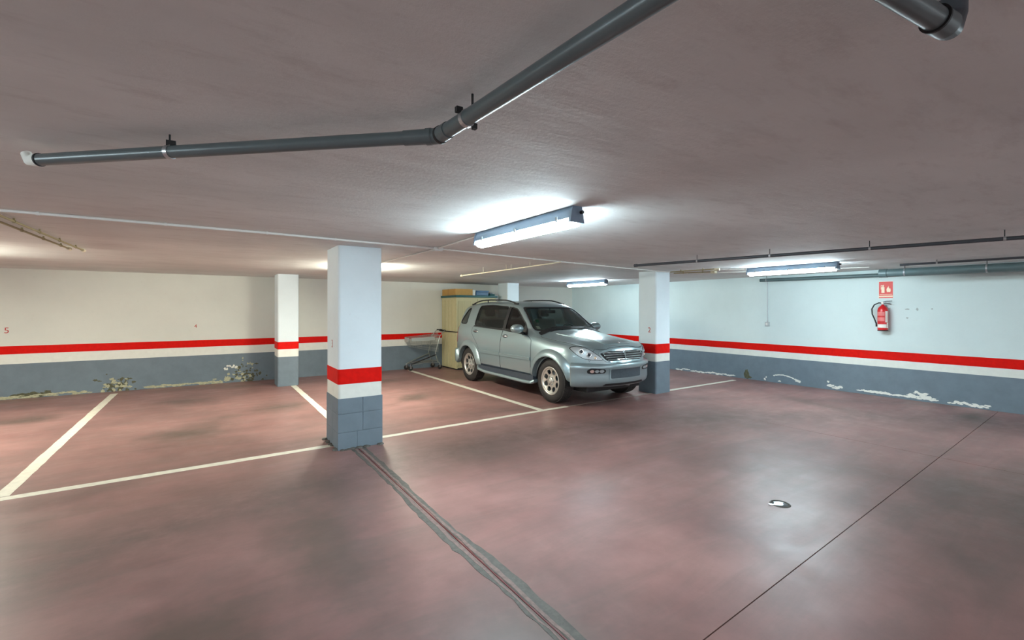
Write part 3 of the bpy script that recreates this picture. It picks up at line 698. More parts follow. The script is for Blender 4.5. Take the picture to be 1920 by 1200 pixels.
for (x_, yy) in ((-.40, -.15), (-.40, .15), (.36, -.22), (.36, .22)):
    c_ = MB().tube([P_(x_ - .0, yy, .16), P_(x_, yy, .11)], .010, 8).box((x_ - .02, yy - .022, .055), (x_ + .02, yy - .016, .115)).box((x_ - .02, yy + .016, .055), (x_ + .02, yy + .022, .115)).box((x_ - .02, yy - .022, .11), (x_ + .02, yy + .022, .118)).build('caster_fork', M['steel'], ct)
    MB().lathe([(-.012, .001), (-.012, .050), (-.008, .060), (.008, .060), (.012, .050), (.012, .001)], 'y', (x_, yy, .061), 20).build('caster_wheel', M['rubber'], ct)

# ---------------------------------------------------------------- the silver off-road car
# local frame: x = across the car, y = distance back from the nose, z = up
car = empty('car', (5.60, 5.03, 0), 'silver-green four-door off-road car parked nose towards the aisle', 'car')
def paint_mat():
    m = N('silver_green_metallic'); m.p(Roughness=0.33, Metallic=0.55)
    m.col(rgb(146, 164, 168)); m.b.inputs['Coat Weight'].default_value = 0.7; m.b.inputs['Coat Roughness'].default_value = 0.06; return m.m
PAINT = paint_mat()
BLK = M['dark']; TRIMG = simple('dark_grey_sill', rgb(52, 60, 70), .5); CHROME = simple('chrome', rgb(215, 220, 222), .14, 1.0)
ALLOY = simple('alloy', rgb(205, 204, 196), .28, .8); GL = glass_mat('windscreen_glass', (.74, .90, .87, 1)); GD = glass_mat('tinted_glass', (.26, .28, .29, 1), 1.1)
LENS = glass_mat('lamp_lens', (.85, .9, .92, 1), 1.2); HLIN = simple('lamp_reflector', rgb(176, 184, 188), .3, .35); SEAT = simple('seat_fabric', rgb(150, 154, 148), .9); SEATD = simple('dash_plastic', rgb(70, 76, 78), .6)

def interp(tab, s):
    """monotone-ish cubic through (s, value) points"""
    n = len(tab)
    if s <= tab[0][0]: return tab[0][1]
    if s >= tab[-1][0]: return tab[-1][1]
    for i in range(n - 1):
        if tab[i][0] <= s <= tab[i + 1][0]: break
    def sl(k):
        if k <= 0 or k >= n - 1: return 0 if not (0 < k < n - 1) and False else ((tab[1][1] - tab[0][1]) / (tab[1][0] - tab[0][0]) if k <= 0 else (tab[-1][1] - tab[-2][1]) / (tab[-1][0] - tab[-2][0]))
        d0 = (tab[k][1] - tab[k - 1][1]) / (tab[k][0] - tab[k - 1][0]); d1 = (tab[k + 1][1] - tab[k][1]) / (tab[k + 1][0] - tab[k][0])
        return 0 if d0 * d1 <= 0 else 2 * d0 * d1 / (d0 + d1)
    x0, y0 = tab[i]; x1, y1 = tab[i + 1]; h = x1 - x0; t = (s - x0) / h; m0, m1 = sl(i) * h, sl(i + 1) * h
    return (2 * t**3 - 3 * t**2 + 1) * y0 + (t**3 - 2 * t**2 + t) * m0 + (-2 * t**3 + 3 * t**2) * y1 + (t**3 - t**2) * m1
T_w = [(0, .25), (.03, .38), (.08, .49), (.14, .59), (.2, .665), (.28, .745), (.4, .83), (.55, .885), (.8, .915), (1.5, .925), (3.2, .925), (3.9, .91), (4.2, .87), (4.5, .78), (4.6, .70), (4.66, .60), (4.69, .45)]
T_zb = [(0, .40), (.1, .36), (.4, .34), (1.0, .36), (3.4, .36), (4.2, .38), (4.69, .44)]
T_zs = [(0, .66), (.03, .70), (.07, .83), (.14, .905), (.28, .935), (.5, .96), (.9, .995), (1.3, 1.05), (1.6, 1.085), (2.3, 1.135), (3.4, 1.175), (4.2, 1.185), (4.5, 1.16), (4.62, 1.05), (4.66, .85), (4.69, .72)]
T_zr = [(0, .67), (.03, .72), (.07, .855), (.14, .925), (.28, .965), (.5, 1.00), (.9, 1.045), (1.25, 1.09), (1.42, 1.14), (1.55, 1.235), (2.02, 1.575), (2.2, 1.625), (2.6, 1.66), (3.3, 1.675), (3.9, 1.655), (4.2, 1.61), (4.32, 1.56), (4.5, 1.27), (4.6, 1.06), (4.66, .86), (4.69, .73)]
T_c = [(0, .015), (.1, .04), (.3, .055), (.9, .055), (1.2, .055), (1.35, .075), (1.6, .085), (2.0, .075), (2.5, .05), (4.0, .05), (4.4, .06), (4.6, .03), (4.69, .01)]
T_ur = [(0, .16), (.03, .26), (.08, .35), (.14, .43), (.2, .49), (.3, .555), (.45, .61), (.9, .66), (1.25, .72), (1.42, .76), (1.7, .71), (2.05, .635), (2.5, .635), (3.6, .63), (4.1, .61), (4.35, .62), (4.55, .66), (4.66, .58), (4.69, .50)]
def REARW(s): return s if s < 3.8 else 3.8 + (s - 3.8) / .87
def section(s):
    s = min(4.69, REARW(s))
    w_, zb, zs, zr, c_, ur = (interp(T, s) for T in (T_w, T_zb, T_zs, T_zr, T_c, T_ur)); d = zs - zb
    ub = w_ * .925; k = max(0, min(1, (zr - zs - .06) / .3))   # 0 on the bonnet, 1 at the cabin
    P = [(0, zb), (.55 * w_, zb), (.86 * w_, zb), (.965 * w_, zb + .03 * d / .7), (.992 * w_, zb + .16 * d), (w_, zb + .36 * d), (w_, zb + .55 * d), (.992 * w_, zb + .72 * d),
         (.975 * w_, zb + .86 * d), (.950 * w_, zb + .95 * d), (ub, zs)]
    e = (ub * .985, zs + .012 + .01 * k)
    r1 = (ur + .035 * k + (0 if k else .03), zr - .055 * k - .012 * (1 - k)); mid = ((e[0] + r1[0]) / 2 + .012 * k, (e[1] + r1[1]) / 2)
    q1 = (e[0] * .75 + r1[0] * .25 + .010 * k, e[1] * .75 + r1[1] * .25); q3 = (e[0] * .25 + r1[0] * .75 + .009 * k, e[1] * .25 + r1[1] * .75)
    P += [e, q1, mid, q3, r1, (ur + .008 * k, zr - .018 * k - .003 * (1 - k)), (ur - .045, zr + .10 * c_), (ur * .72, zr + .60 * c_), (ur * .38, zr + .90 * c_), (0, zr + c_)]
    return P
ST = [0, .008, .02, .035, .05, .07, .09, .115, .145, .18, .23, .28, .34, .4] + [.4 + .045 * i for i in range(1, 22)]
while ST[-1] < 4.3: ST.append(ST[-1] + .045)
ST += [4.36, 4.40, 4.45, 4.5, 4.54, 4.575, 4.6, 4.62, 4.64, 4.66, 4.675, 4.69]; ST = sorted(set(round(x if x < 3.8 else 3.8 + (x - 3.8) * .87, 4) for x in ST if x <= 4.69))
def loft(fn, stations, inset=0):
    vs = []; fs = []; n = None
    for s in stations:
        P = fn(s); full = P + [(-u, z) for (u, z) in P[-2:0:-1]]; n = len(full); vs += [(u, s, z) for (u, z) in full]
    for i in range(len(stations) - 1):
        for k in range(n): fs.append((i * n + k, i * n + (k + 1) % n, (i + 1) * n + (k + 1) % n, (i + 1) * n + k))
    fs.append(tuple(range(n))[::-1]); fs.append(tuple(range((len(stations) - 1) * n, len(stations) * n)))
    return vs, fs
vs, fs = loft(section, ST)
shell = MB().add(vs, fs, True); me0 = shell.mesh('body')
bmh = bmesh.new(); bmh.from_mesh(me0); bmesh.ops.triangulate(bmh, faces=bmh.faces); BV = BVHTree.FromBMesh(bmh); bmh.free()

def boolean(o, cutters):
    for c in cutters:
        md = o.modifiers.new('b', 'BOOLEAN'); md.object = c; md.operation = 'DIFFERENCE'; md.solver = 'EXACT'
    dg = bpy.context.evaluated_depsgraph_get(); dg.update(); me = bpy.data.meshes.new_from_object(o.evaluated_get(dg), depsgraph=dg)
    o.modifiers.clear(); o.data = me
    for c in cutters: bpy.data.objects.remove(c)
def rounded(poly, r=.03, n=4):
    out = []; m = len(poly)
    for i in range(m):
        p, a, b_ = Vector(poly[i]), Vector(poly[i - 1]), Vector(poly[(i + 1) % m]); da = (a - p); db = (b_ - p); rr_ = min(r, da.length * .45, db.length * .45)
        s_, e_ = p + da.normalized() * rr_, p + db.normalized() * rr_
        for k in range(n + 1):
            t = k / n; out.append(tuple((1 - t)**2 * s_ + 2 * t * (1 - t) * p + t * t * e_))
    return out
def grow(poly, d):
    n = len(poly); A2 = sum(poly[i][0] * poly[(i + 1) % n][1] - poly[(i + 1) % n][0] * poly[i][1] for i in range(n)); sg_ = 1 if A2 > 0 else -1; out = []
    for i in range(n):
        a, p, b_ = Vector(poly[i - 1]), Vector(poly[i]), Vector(poly[(i + 1) % n]); t = (b_ - a); 
        if t.length < 1e-9: out.append(tuple(p)); continue
        t.normalize(); out.append(tuple(p + Vector((t.y, -t.x)) * sg_ * d))
    return out
def inside(p, poly):
    x, y = p; c_ = False; n = len(poly)
    for i in range(n):
        x1, y1 = poly[i]; x2, y2 = poly[i - 1]
        if (y1 > y) != (y2 > y) and x < (x2 - x1) * (y - y1) / (y2 - y1) + x1: c_ = not c_
    return c_
def dens(poly, d, closed=True):
    out = []; n = len(poly)
    for i in range(n if closed else n - 1):
        a, b_ = Vector(poly[i]), Vector(poly[(i + 1) % n]); k = max(1, int((b_ - a).length / d))
        out += [tuple(a.lerp(b_, j / k)) for j in range(k)]
    if not closed: out.append(tuple(poly[-1]))
    return out
CAST = {'L': lambda a, b_: (Vector((-3, a, b_)), Vector((1, 0, 0))), 'R': lambda a, b_: (Vector((3, a, b_)), Vector((-1, 0, 0))),
        'F': lambda a, b_: (Vector((a, -2, b_)), Vector((0, 1, 0))), 'B': lambda a, b_: (Vector((a, 8, b_)), Vector((0, -1, 0))), 'T': lambda a, b_: (Vector((a, b_, 4)), Vector((0, 0, -1)))}
def patch(name, poly, side, mat, off=.004, th=.008, hole=None, step=.05, parent=None, label=None, bulge=0.0):
    """a shell piece lying on the body surface inside an outline seen from one side"""
    bd = dens(poly, step); pts = [Vector(p) for p in bd]; ed = [(i, (i + 1) % len(bd)) for i in range(len(bd))]
    if hole:
        hb = dens(hole, step); o_ = len(pts); pts += [Vector(p) for p in hb]; ed += [(o_ + i, o_ + (i + 1) % len(hb)) for i in range(len(hb))]
    xs = [p[0] for p in poly]; ys = [p[1] for p in poly]; x = min(xs) + step / 2
    while x < max(xs):
        y = min(ys) + step / 2
        while y < max(ys):
            if inside((x, y), poly) and not (hole and inside((x, y), hole)) and min((Vector((x, y)) - p).length for p in pts[:len(ed)]) > step * .35: pts.append(Vector((x, y)))
            y += step
        x += step
    r = geometry.delaunay_2d_cdt(pts, ed, [], 1, 1e-6); V2, F2 = r[0], r[2]; cast = CAST[side]; pos = []; nr = []
    for v in V2:
        hit, nn, _, _ = BV.ray_cast(*cast(v.x, v.y)); pos.append(hit); nr.append(nn)
    keep = []
    for f in F2:
        cx_ = sum(V2[i].x for i in f) / 3; cy_ = sum(V2[i].y for i in f) / 3
        if hole and inside((cx_, cy_), hole): continue
        if not inside((cx_, cy_), poly): continue
        if any(pos[i] is None for i in f): continue
        keep.append(tuple(f))
    keep = [f if (pos[f[1]] - pos[f[0]]).cross(pos[f[2]] - pos[f[0]]).dot(nr[f[0]]) > 0 else f[::-1] for f in keep]
    used = sorted({i for f in keep for i in f}); mp = {i: k for k, i in enumerate(used)}; n = len(used)
    ec = {}
    for f in keep:
        for a, b_ in ((f[0], f[1]), (f[1], f[2]), (f[2], f[0])): ec[(a, b_)] = ec.get((a, b_), 0) + 1
    bedges = [e for e in ec if (e[1], e[0]) not in ec]
    vv = [pos[i] + nr[i] * off for i in used]; fo = [tuple(mp[i] for i in f) for f in keep]; ms = MB().add(vv, fo, True)
    if th > 0: 
        ms.add([pos[i] + nr[i] * off for i in used] + [pos[i] + nr[i] * (off - th) for i in used], [(mp[a], mp[b_], mp[b_] + n, mp[a] + n) for a, b_ in bedges])
    return ms.build(name, mat, parent or car, label, fix=False)
def both(name, poly, mat, **kw):
    a = patch(name, poly, 'L', mat, **kw); b_ = patch(name, poly, 'R', mat, **kw); return a, b_
def mir(poly): return [(-u, z) for u, z in poly][::-1]

FA, RA, WR = .84, 3.63, .362
W_FRONT = rounded([(1.56, 1.105), (1.70, 1.27), (2.10, 1.545), (2.30, 1.585), (2.275, 1.165)], .04)
W_REAR = rounded([(2.355, 1.165), (2.375, 1.585), (3.0, 1.625), (3.50, 1.610), (3.475, 1.205)], .07)
W_QTR = rounded([(3.86, 1.235), (3.91, 1.575), (4.03, 1.545), (4.23, 1.27), (4.18, 1.235)], .05)
W_WIND = rounded([(-.735, 1.175), (-.60, 1.575), (.60, 1.575), (.735, 1.175), (.4, 1.155), (-.4, 1.155)], .05)
W_BACK = rounded([(-.60, 1.24), (-.56, 1.54), (.56, 1.54), (.60, 1.24)], .06)
body = link('body', me0, PAINT, car)
cut = []
for yc in (FA, RA):
    cut.append(MB().lathe([(-1.1, .001), (-1.1, .415), (1.1, .415), (1.1, .001)], 'x', (0, yc, .355), 48).build('cut', None))
def cabin(s):
    P = section(s); cx_ = []
    for (u, z) in P: cx_.append((max(0, u - .05) if u > .06 else 0, max(.5, min(z, 9) - (.045 if z > 1.2 else 0))))
    return cx_
IS = [1.46, 1.55, 1.7, 1.85, 2.0, 2.1, 2.3, 2.6, 3.0, 3.4, 3.7, 3.9, 4.1, 4.18]
def cabin2(s):
    s = REARW(s); zr = interp(T_zr, s); ur = interp(T_ur, s); zt = zr + interp(T_c, s) - .05; k = max(0, (zr - 1.15) / .5)
    return [(0, .62), (.6, .62), (.80, .66), (.82, 1.0), (.80, 1.10), (max(ur + .03, .62) * 1 - .02, max(1.12, zr - .12)), (ur - .04, max(1.13, zr - .055)), (ur * .5, max(1.14, zt - .015)), (0, max(1.14, zt))]
v2, f2 = loft(cabin2, IS); cut.append(MB().add(v2, f2).build('cut', None))
for pl in (W_FRONT, W_REAR, W_QTR): cut.append(MB().prism(pl, 'x', -1.3, 1.3).build('cut', None))
cut.append(MB().prism(W_WIND, 'y', .9, 2.3).build('cut', None)); cut.append(MB().prism(W_BACK, 'y', 4.05, 5.2).build('cut', None))
for c_ in cut: c_.location = car.location
boolean(body, cut); body.data.materials.clear(); body.data.materials.append(PAINT)

# glass
for pl, nm, mt in ((W_FRONT, 'door_window', GD), (W_REAR, 'door_window', GD), (W_QTR, 'quarter_window', GD)):
    both(nm, grow(pl, .006), mt, off=-.006, th=0)
    both('window_seal', grow(pl, .014), BLK, off=.003, th=.008, hole=grow(pl, -.006), step=.05)
patch('windscreen', grow(W_WIND, .006), 'F', GL, off=-.006, th=0)
patch('windscreen_seal', grow(W_WIND, .014), 'F', BLK, off=.003, th=.008, hole=grow(W_WIND, -.012))
patch('rear_window', grow(W_BACK, .006), 'B', GD, off=-.006, th=0)
# black frame pieces around the rear door glass (dark central pillar) and mirror triangle
both('central_pillar_trim', [(2.285, 1.16), (2.305, 1.59), (2.37, 1.595), (2.352, 1.16)], BLK, off=.003)
# interior
MB().box((-.78, 1.50, .62), (.78, 1.86, 1.06), .05).box((-.76, 1.40, 1.0), (.76, 1.75, 1.125), .03).build('dashboard', SEATD, car)
def seat(x, y, wd):
    r_ = MB().box((x - wd / 2, y - .05, .66), (x + wd / 2, y + .45, .86), .06).build('seat', SEAT, car)
    m_ = Matrix.Translation((x, y + .45, .84)) @ Matrix.Rotation(-.22, 4, 'X'); MB().box((-wd / 2, -.06, -.04), (wd / 2, .07, .52), .05, m_).build('backrest', SEAT, r_)
    for hx_ in ([0] if wd < .7 else [-.38, .38]): MB().box((hx_ - .12, -.04, .56), (hx_ + .12, .05, .72), .04, m_).build('headrest', SEAT, r_)
seat(-.38, 2.05, .52); seat(.38, 2.05, .52); seat(0, 3.0, 1.2)
stw = MB(); m_ = Matrix.Translation((.37, 1.78, 1.085)) @ Matrix.Rotation(radians(66), 4, 'X')
stw.tube([m_ @ Vector((.185 * cos(t * pi / 16), .185 * sin(t * pi / 16), 0)) for t in range(32)], .014, 8, closed=True)
for a in (0, pi, -pi / 2): stw.tube([m_ @ Vector((.05 * cos(a), .05 * sin(a), 0)), m_ @ Vector((.18 * cos(a), .18 * sin(a), 0))], .016, 6)
stw.lathe([(-.02, .001), (-.02, .06), (.02, .05), (.02, .001)], 'y', (.37, 1.79, 1.085), 16).build('steering_wheel', SEATD, car)
MB().box((-.12, 1.93, 1.47), (.12, 1.96, 1.53), .012).tube([(0, 1.945, 1.52), (0, 1.98, 1.60)], .008, 6).build('interior_mirror', SEATD, car)
patch('sticker', [(-.66, 1.20), (-.66, 1.25), (-.60, 1.25), (-.60, 1.20)], 'F', M['paper'], off=-.009, th=0)
patch('sticker', [(-.60, 1.31), (-.58, 1.36), (-.52, 1.36), (-.54, 1.31)], 'F', simple('green_sticker', rgb(60, 140, 110), .5), off=-.009, th=0)
for (x0, x1) in ((-.52, .02), (.12, .66)):
    pts = []
    for t in range(7):
        u = x0 + (x1 - x0) * t / 6; z = 1.165 + .035 * t / 6; h_, n_, _, _ = BV.ray_cast(Vector((u, -2, z)), Vector((0, 1, 0))); pts.append(h_ + n_ * .018)
    MB().tube(pts, .007, 6).build('wiper', BLK, car)

# panels lying proud of the body with dark seams between them
def seam(poly, side, closed=False, wd=.006, off=.0012):
    pts = dens(poly, .03, closed); q = []
    for a, b_ in pts:
        h_, n_, _, _ = BV.ray_cast(*CAST[side](a, b_))
        if h_ is not None: q.append(h_ + n_ * off)
    return MB().tube(q, wd / 2, 5, closed=closed).build('panel_seam', BLK, car)
def arc_pts(cy, r, a0, a1, n=10): return [(cy - r * cos(a0 + (a1 - a0) * k / n), .355 + r * sin(a0 + (a1 - a0) * k / n)) for k in range(n + 1)]
DF = [(1.36, .40), (1.345, .75), (1.37, 1.0), (1.52, 1.075), (2.31, 1.132), (2.325, .9), (2.33, .40)]
DR = [(2.345, .40), (2.34, .9), (2.325, 1.134), (3.52, 1.172), (3.50, 1.05), (3.33, .91)] + [(3.22, .82), (3.14, .70), (3.10, .55), (3.09, .40)]
for sd in 'LR':
    for pl in (DF, DR):
        d0 = patch('door', rounded(pl, .03), sd, PAINT, off=.004, th=.006, step=.06)
        seam(grow(rounded(pl, .03), .006), sd, True)
        y1 = max(p[0] for p in pl if p[1] > .8) - (.05 if pl is DF else .10); zc = 1.035 if pl is DF else 1.085; y0 = y1 - .17
        hb, nb, _, _ = BV.ray_cast(*CAST[sd]((y0 + y1) / 2, zc)); sx = -1 if sd == 'L' else 1
        MB().tube([hb + Vector((sx * .006, -.09, 0)), hb + Vector((sx * .030, -.055, .004)), hb + Vector((sx * .034, .03, .004)), hb + Vector((sx * .006, .09, 0))], [.012, .016, .016, .010], 8).build('handle', CHROME, d0)
        patch('handle_recess', [((y0 + y1) / 2 + .075 * cos(t * pi / 8), zc + .032 * sin(t * pi / 8)) for t in range(16)], sd, TRIMG, off=.0055, th=.003, parent=d0)
        # frame of the door above the belt
        wn = W_FRONT if pl is DF else W_REAR
        # side rubbing strip, silver; a separate added ridge gives its upper edge highlight
        ya, yb = min(p[0] for p in pl) + .0, max(p[0] for p in pl if p[1] < .75) - .01
        patch('side_moulding', [(ya, .655), (ya, .70), (yb, .705), (yb, .66)], sd, PAINT, off=.030, th=.032, step=.05, parent=d0)
    for (ya, yb, za, zb_) in ((1.345, 2.315, .70, .705), (2.35, 3.13, .706, .71)):
        q_ = []
        for k in range(13):
            h_, n_, _, _ = BV.ray_cast(*CAST[sd](ya + (yb - ya) * k / 12, za + (zb_ - za) * k / 12)); q_.append(h_ + n_ * .024)
        MB().tube(q_, .010, 8).build('highlight_ridge', PAINT, car)  # rounded ridge added along the top edge to catch a highlight
    patch('sill_cladding', [(1.27, .375), (1.27, .425), (3.14, .44), (3.14, .375)], sd, TRIMG, off=.006, th=.01)
    patch('belt_moulding', [(1.53, 1.082), (1.56, 1.098), (2.28, 1.158), (3.49, 1.198), (3.50, 1.185), (2.3, 1.142)], sd, BLK, off=.006, th=.008)
BON = rounded([(-.64, .175), (-.70, .40), (-.74, .9), (-.78, 1.24), (-.4, 1.30), (.4, 1.30), (.78, 1.24), (.74, .9), (.70, .40), (.64, .175), (.35, .115), (-.35, .115)], .04)
patch('bonnet', BON, 'T', PAINT, off=.007, th=.010, step=.06); seam(grow(BON, .006), 'T', True)
# raised centre of the bonnet
patch('bonnet_ridge', rounded([(-.30, .16), (-.50, 1.22), (.50, 1.22), (.30, .16)], .08), 'T', PAINT, off=.016, th=.010, step=.06)
patch('cowl_panel', rounded([(-.74, 1.275), (-.4, 1.335), (.4, 1.335), (.74, 1.275), (.72, 1.38), (.4, 1.44), (-.4, 1.44), (-.72, 1.38)], .02), 'T', BLK, off=.006, th=.008)

# sills / running boards and wheel-arch flares
for sx in (-1, 1):
    pr_ = [(sx * .86, .245), (sx * .955, .245), (sx * .965, .265), (sx * .955, .295), (sx * .86, .305)]
    b = MB(); ys = [1.24, 1.30, 1.5, 2.9, 3.16, 3.22]; sc = [(-.03, .04), (-.0, .01), (0, 0), (0, .02), (-.01, .05), (-.04, .09)]
    vs_ = []
    for y_, (dx_, dz_) in zip(ys, sc): vs_ += [(u + sx * dx_, y_, z + dz_) for u, z in pr_]
    f_ = []
    for i in range(5):
        for k in range(5): f_.append((i * 5 + k, i * 5 + (k + 1) % 5, (i + 1) * 5 + (k + 1) % 5, (i + 1) * 5 + k))
    f_ += [(4, 3, 2, 1, 0), (25, 26, 27, 28, 29)]
    b.add(vs_, f_).build('running_board', PAINT, car)
    MB().box((min(sx * .80, sx * .93), 1.26, .30), (max(sx * .80, sx * .93), 3.16, .40)).build('sill', TRIMG, car)
def flare(yc, side, a0, a1, r_in=.412, r_out=.535, bul=.055):
    sx = -1 if side == 'L' else 1; n = 34; m = 9; rows = []
    for i in range(n + 1):
        a = a0 + (a1 - a0) * i / n; row = []
        for k in range(m + 1):
            t = k / m; r_ = r_in + (r_out - r_in) * t; y_ = yc - r_ * cos(a); z_ = .355 + r_ * sin(a)
            h_, n_, _, _ = BV.ray_cast(*CAST[side](y_, max(z_, .385)))
            x_ = abs(h_.x) if h_ is not None else .9
            pr_ = bul * (cos(t * pi / 2) ** .8) * min(1, (1 - abs(2 * i / n - 1)) * 10 + .35) if t < 1 else 0.0
            row.append(Vector((sx * (max(x_, .86 if False else x_) + pr_ + .002), y_, z_)))
        rows.append(row)
    vs_ = []; 
    for r_ in rows:
        p = r_[0]; lip = [Vector((p.x - sx * .10, p.y, p.z)), Vector((p.x - sx * .012, p.y, p.z))]; vs_ += lip + r_
    M_ = m + 3; f_ = [(i * M_ + k, i * M_ + k + 1, (i + 1) * M_ + k + 1, (i + 1) * M_ + k) for i in range(n) for k in range(M_ - 1)]
    return MB().add(vs_, f_, True).build('wheel_arch_flare', PAINT, car)
for sd in 'LR':
    flare(FA, sd, radians(6), radians(176)); flare(RA, sd, radians(2), radians(172), bul=.05)
# dark inner arches
for yc in (FA, RA):
    for sx in (-1, 1):
        n = 24; vs_ = []
        for k in range(n + 1):
            a = pi * k / n
            for (x_, r_) in ((.60, .02), (.60, .408), (.87, .408)): vs_.append((sx * x_, yc + r_ * cos(a), .33 + r_ * sin(a)))
        MB().add(vs_, [(3 * k + q, 3 * k + q + 1, 3 * k + q + 4, 3 * k + q + 3) for k in range(n) for q in (0, 1)], True).build('arch_liner', BLK, car)
MB().box((-.62, .25, .22), (.62, 4.4, .37), .03).build('underbody', BLK, car)

# bumpers: a profile swept round the plan outline
def sweep_bumper(path, prof, name, mat, parent=None):
    """path: list of (x, y, nx, ny); prof: list of (out, z)"""
    vs_ = []; 
    for (x, y, nx, ny) in path: vs_ += [(x + nx * o_, y + ny * o_, z) for o_, z in prof]
    m = len(prof); f_ = [(i * m + k, i * m + k + 1, (i + 1) * m + k + 1, (i + 1) * m + k) for i in range(len(path) - 1) for k in range(m - 1)]
    e_ = (len(path) - 1) * m; f_ += [tuple(range(m)), tuple(range(e_, e_ + m))]
    return MB().add(vs_, f_, True).build(name, mat, parent or car)
def plan(front=True, n=80, back=.50, ex=2.0, lim=.37, tail=4.575):
    out = []
    for i in range(n + 1):
        a = pi * i / n; c_, s_ = cos(a), sin(a); x = -.90 * math.copysign(abs(c_) ** (2 / ex), c_); y = back * (1 - abs(s_) ** (2 / ex * 1.0))
        out.append(Vector((x, y)))
    res = []
    for i, p in enumerate(out):
        t = (out[min(i + 1, n)] - out[max(i - 1, 0)]).normalized(); nx, ny = t.y, -t.x
        if p.y <= lim: res.append((p.x, p.y, nx, ny) if front else (p.x, tail - p.y, nx, -ny))
    return res
BP = [(-.13, .345), (-.06, .325), (-.015, .325), (.012, .36), (.022, .42), (.020, .50), (.022, .58), (.034, .615), (.036, .655), (.022, .682), (-.02, .70), (-.12, .712)]
fb = sweep_bumper(plan(), BP, 'front_bumper', PAINT)
rb = sweep_bumper(plan(False, back=.42, ex=2.2, lim=.38), [(-.12, .36), (-.02, .34), (.02, .38), (.03, .5), (.03, .62), (.01, .66), (-.10, .67)], 'rear_bumper', PAINT)
bmf = bmesh.new(); bmf.from_mesh(fb.data); BVB = BVHTree.FromBMesh(bmf); bmf.free(); BV_BODY = BV
def on_bumper(fn):
    global BV
    BV = BVB; r_ = fn(); BV = BV_BODY; return r_
on_bumper(lambda: patch('plate_recess', rounded([(-.335, .455), (-.335, .605), (.335, .605), (.335, .455)], .02), 'F', simple('plate_mount', rgb(72, 84, 92), .5, var=.2, vs=30), off=.006, th=.008))
on_bumper(lambda: patch('plate_frame', rounded([(-.36, .435), (-.36, .622), (.36, .622), (.36, .435)], .03), 'F', PAINT, off=.010, th=.012, hole=rounded([(-.335, .455), (-.335, .605), (.335, .605), (.335, .455)], .02)))
on_bumper(lambda: patch('lower_intake', rounded([(-.46, .345), (-.42, .378), (.42, .378), (.46, .345)], .01), 'F', BLK, off=.004, th=.006, step=.03))
for sg_ in (-1, 1):
    q = [(-.70, .55), (-.705, .60), (-.66, .63), (-.44, .61), (-.415, .575), (-.44, .545), (-.64, .535)]; q = q if sg_ < 0 else mir(q)
    fo = on_bumper(lambda: patch('fog_lamp', rounded(q, .02), 'F', BLK, off=.004, th=.006, step=.03))
    for cx_ in (-.635, -.565, -.49):
        e_ = [(-(sg_) * (cx_) * 1 + .030 * cos(t * pi / 6) * (1.3 if cx_ == -.49 else 1), .580 + .024 * sin(t * pi / 6)) for t in range(12)]
        on_bumper(lambda: patch('reflector', e_, 'F', HLIN if cx_ != -.635 else simple('pinkish_lens', rgb(206, 176, 168), .3), off=.010, th=.006, step=.02, parent=fo))
# grille
GR = rounded([(-.50, .850), (-.30, .878), (.30, .878), (.50, .850), (.42, .752), (.36, .722), (-.36, .722), (-.42, .752)], .025)
gr = patch('grille', GR, 'F', BLK, off=.004, th=.008, step=.04)
patch('surround', grow(GR, .022), 'F', PAINT, off=.014, th=.016, hole=grow(GR, -.002), step=.04, parent=gr)
for zc in (.745, .781, .817, .853):
    wd = .365 + (zc - .73) * .75
    patch('grille_bar', rounded([(-wd, zc - .005), (-wd, zc + .005), (wd, zc + .005), (wd, zc - .005)], .003), 'F', CHROME, off=.018, th=.008, step=.04, parent=gr)
patch('centre_bar', [(-.012, .730), (-.012, .872), (.012, .872), (.012, .730)], 'F', CHROME, off=.028, th=.022, step=.03, parent=gr)
# winged badge on the bonnet lip
h_, n_, _, _ = BV.ray_cast(Vector((0, .16, 3)), Vector((0, 0, -1)))
bd_ = MB()
for sg_ in (-1, 1): bd_.add([h_ + Vector(p) for p in ((0, -.01, .012), (sg_ * .05, .0, .020), (sg_ * .045, .012, .030), (0, .02, .022))] , [(0, 1, 2, 3)])
bd_.lathe([(0, .001), (0, .014), (.012, .012), (.02, .001)], 'z', tuple(h_ + Vector((0, .005, .008))), 12).build('badge', CHROME, car)
# headlamps: lens shell over a reflector bowl with two lamps
HL = [(-.815, .925), (-.77, .955), (-.66, .94), (-.60, .895), (-.53, .83), (-.445, .762), (-.475, .748), (-.60, .750), (-.70, .768), (-.77, .825)]
for sg_ in (-1, 1):
    q = rounded(HL if sg_ < 0 else mir(HL), .03, 3); q = [p for i, p in enumerate(q) if (Vector(p) - Vector(q[i - 1])).length > .004]
    hl = patch('headlamp', q, 'F', HLIN, off=.006, th=.010, step=.03)
    patch('rim', grow(q, .003), 'F', BLK, off=.0075, th=.010, hole=grow(q, -.004), step=.03, parent=hl)
    for (cx_, cz_, r_) in ((-.715, .88, .046), (-.635, .83, .043), (-.56, .785, .028)):
        h_, n_, _, _ = BV.ray_cast(Vector((-sg_ * cx_, -2, cz_)), Vector((0, 1, 0)))
        if h_ is None: continue
        c_ = h_ + n_ * .008; tmp = Matrix.Translation(c_) @ n_.to_track_quat('Z', 'Y').to_matrix().to_4x4()
        rg = MB().lathe([(0, r_), (.008, r_ * .96), (.006, r_ * .72), (-.001, r_ * .3), (-.001, .001)], 'z', n=20); rg.v = [tuple(tmp @ Vector(v)) for v in rg.v]; bl = rg.build('bulb_bowl', CHROME, hl)
        dm = MB().lathe([(.000, r_ * .6), (.010, r_ * .5), (.016, r_ * .25), (.018, .001)], 'z', n=16); dm.v = [tuple(tmp @ Vector(v)) for v in dm.v]; dm.build('dark_centre', TRIMG if r_ > .04 else M['signpale'], hl)
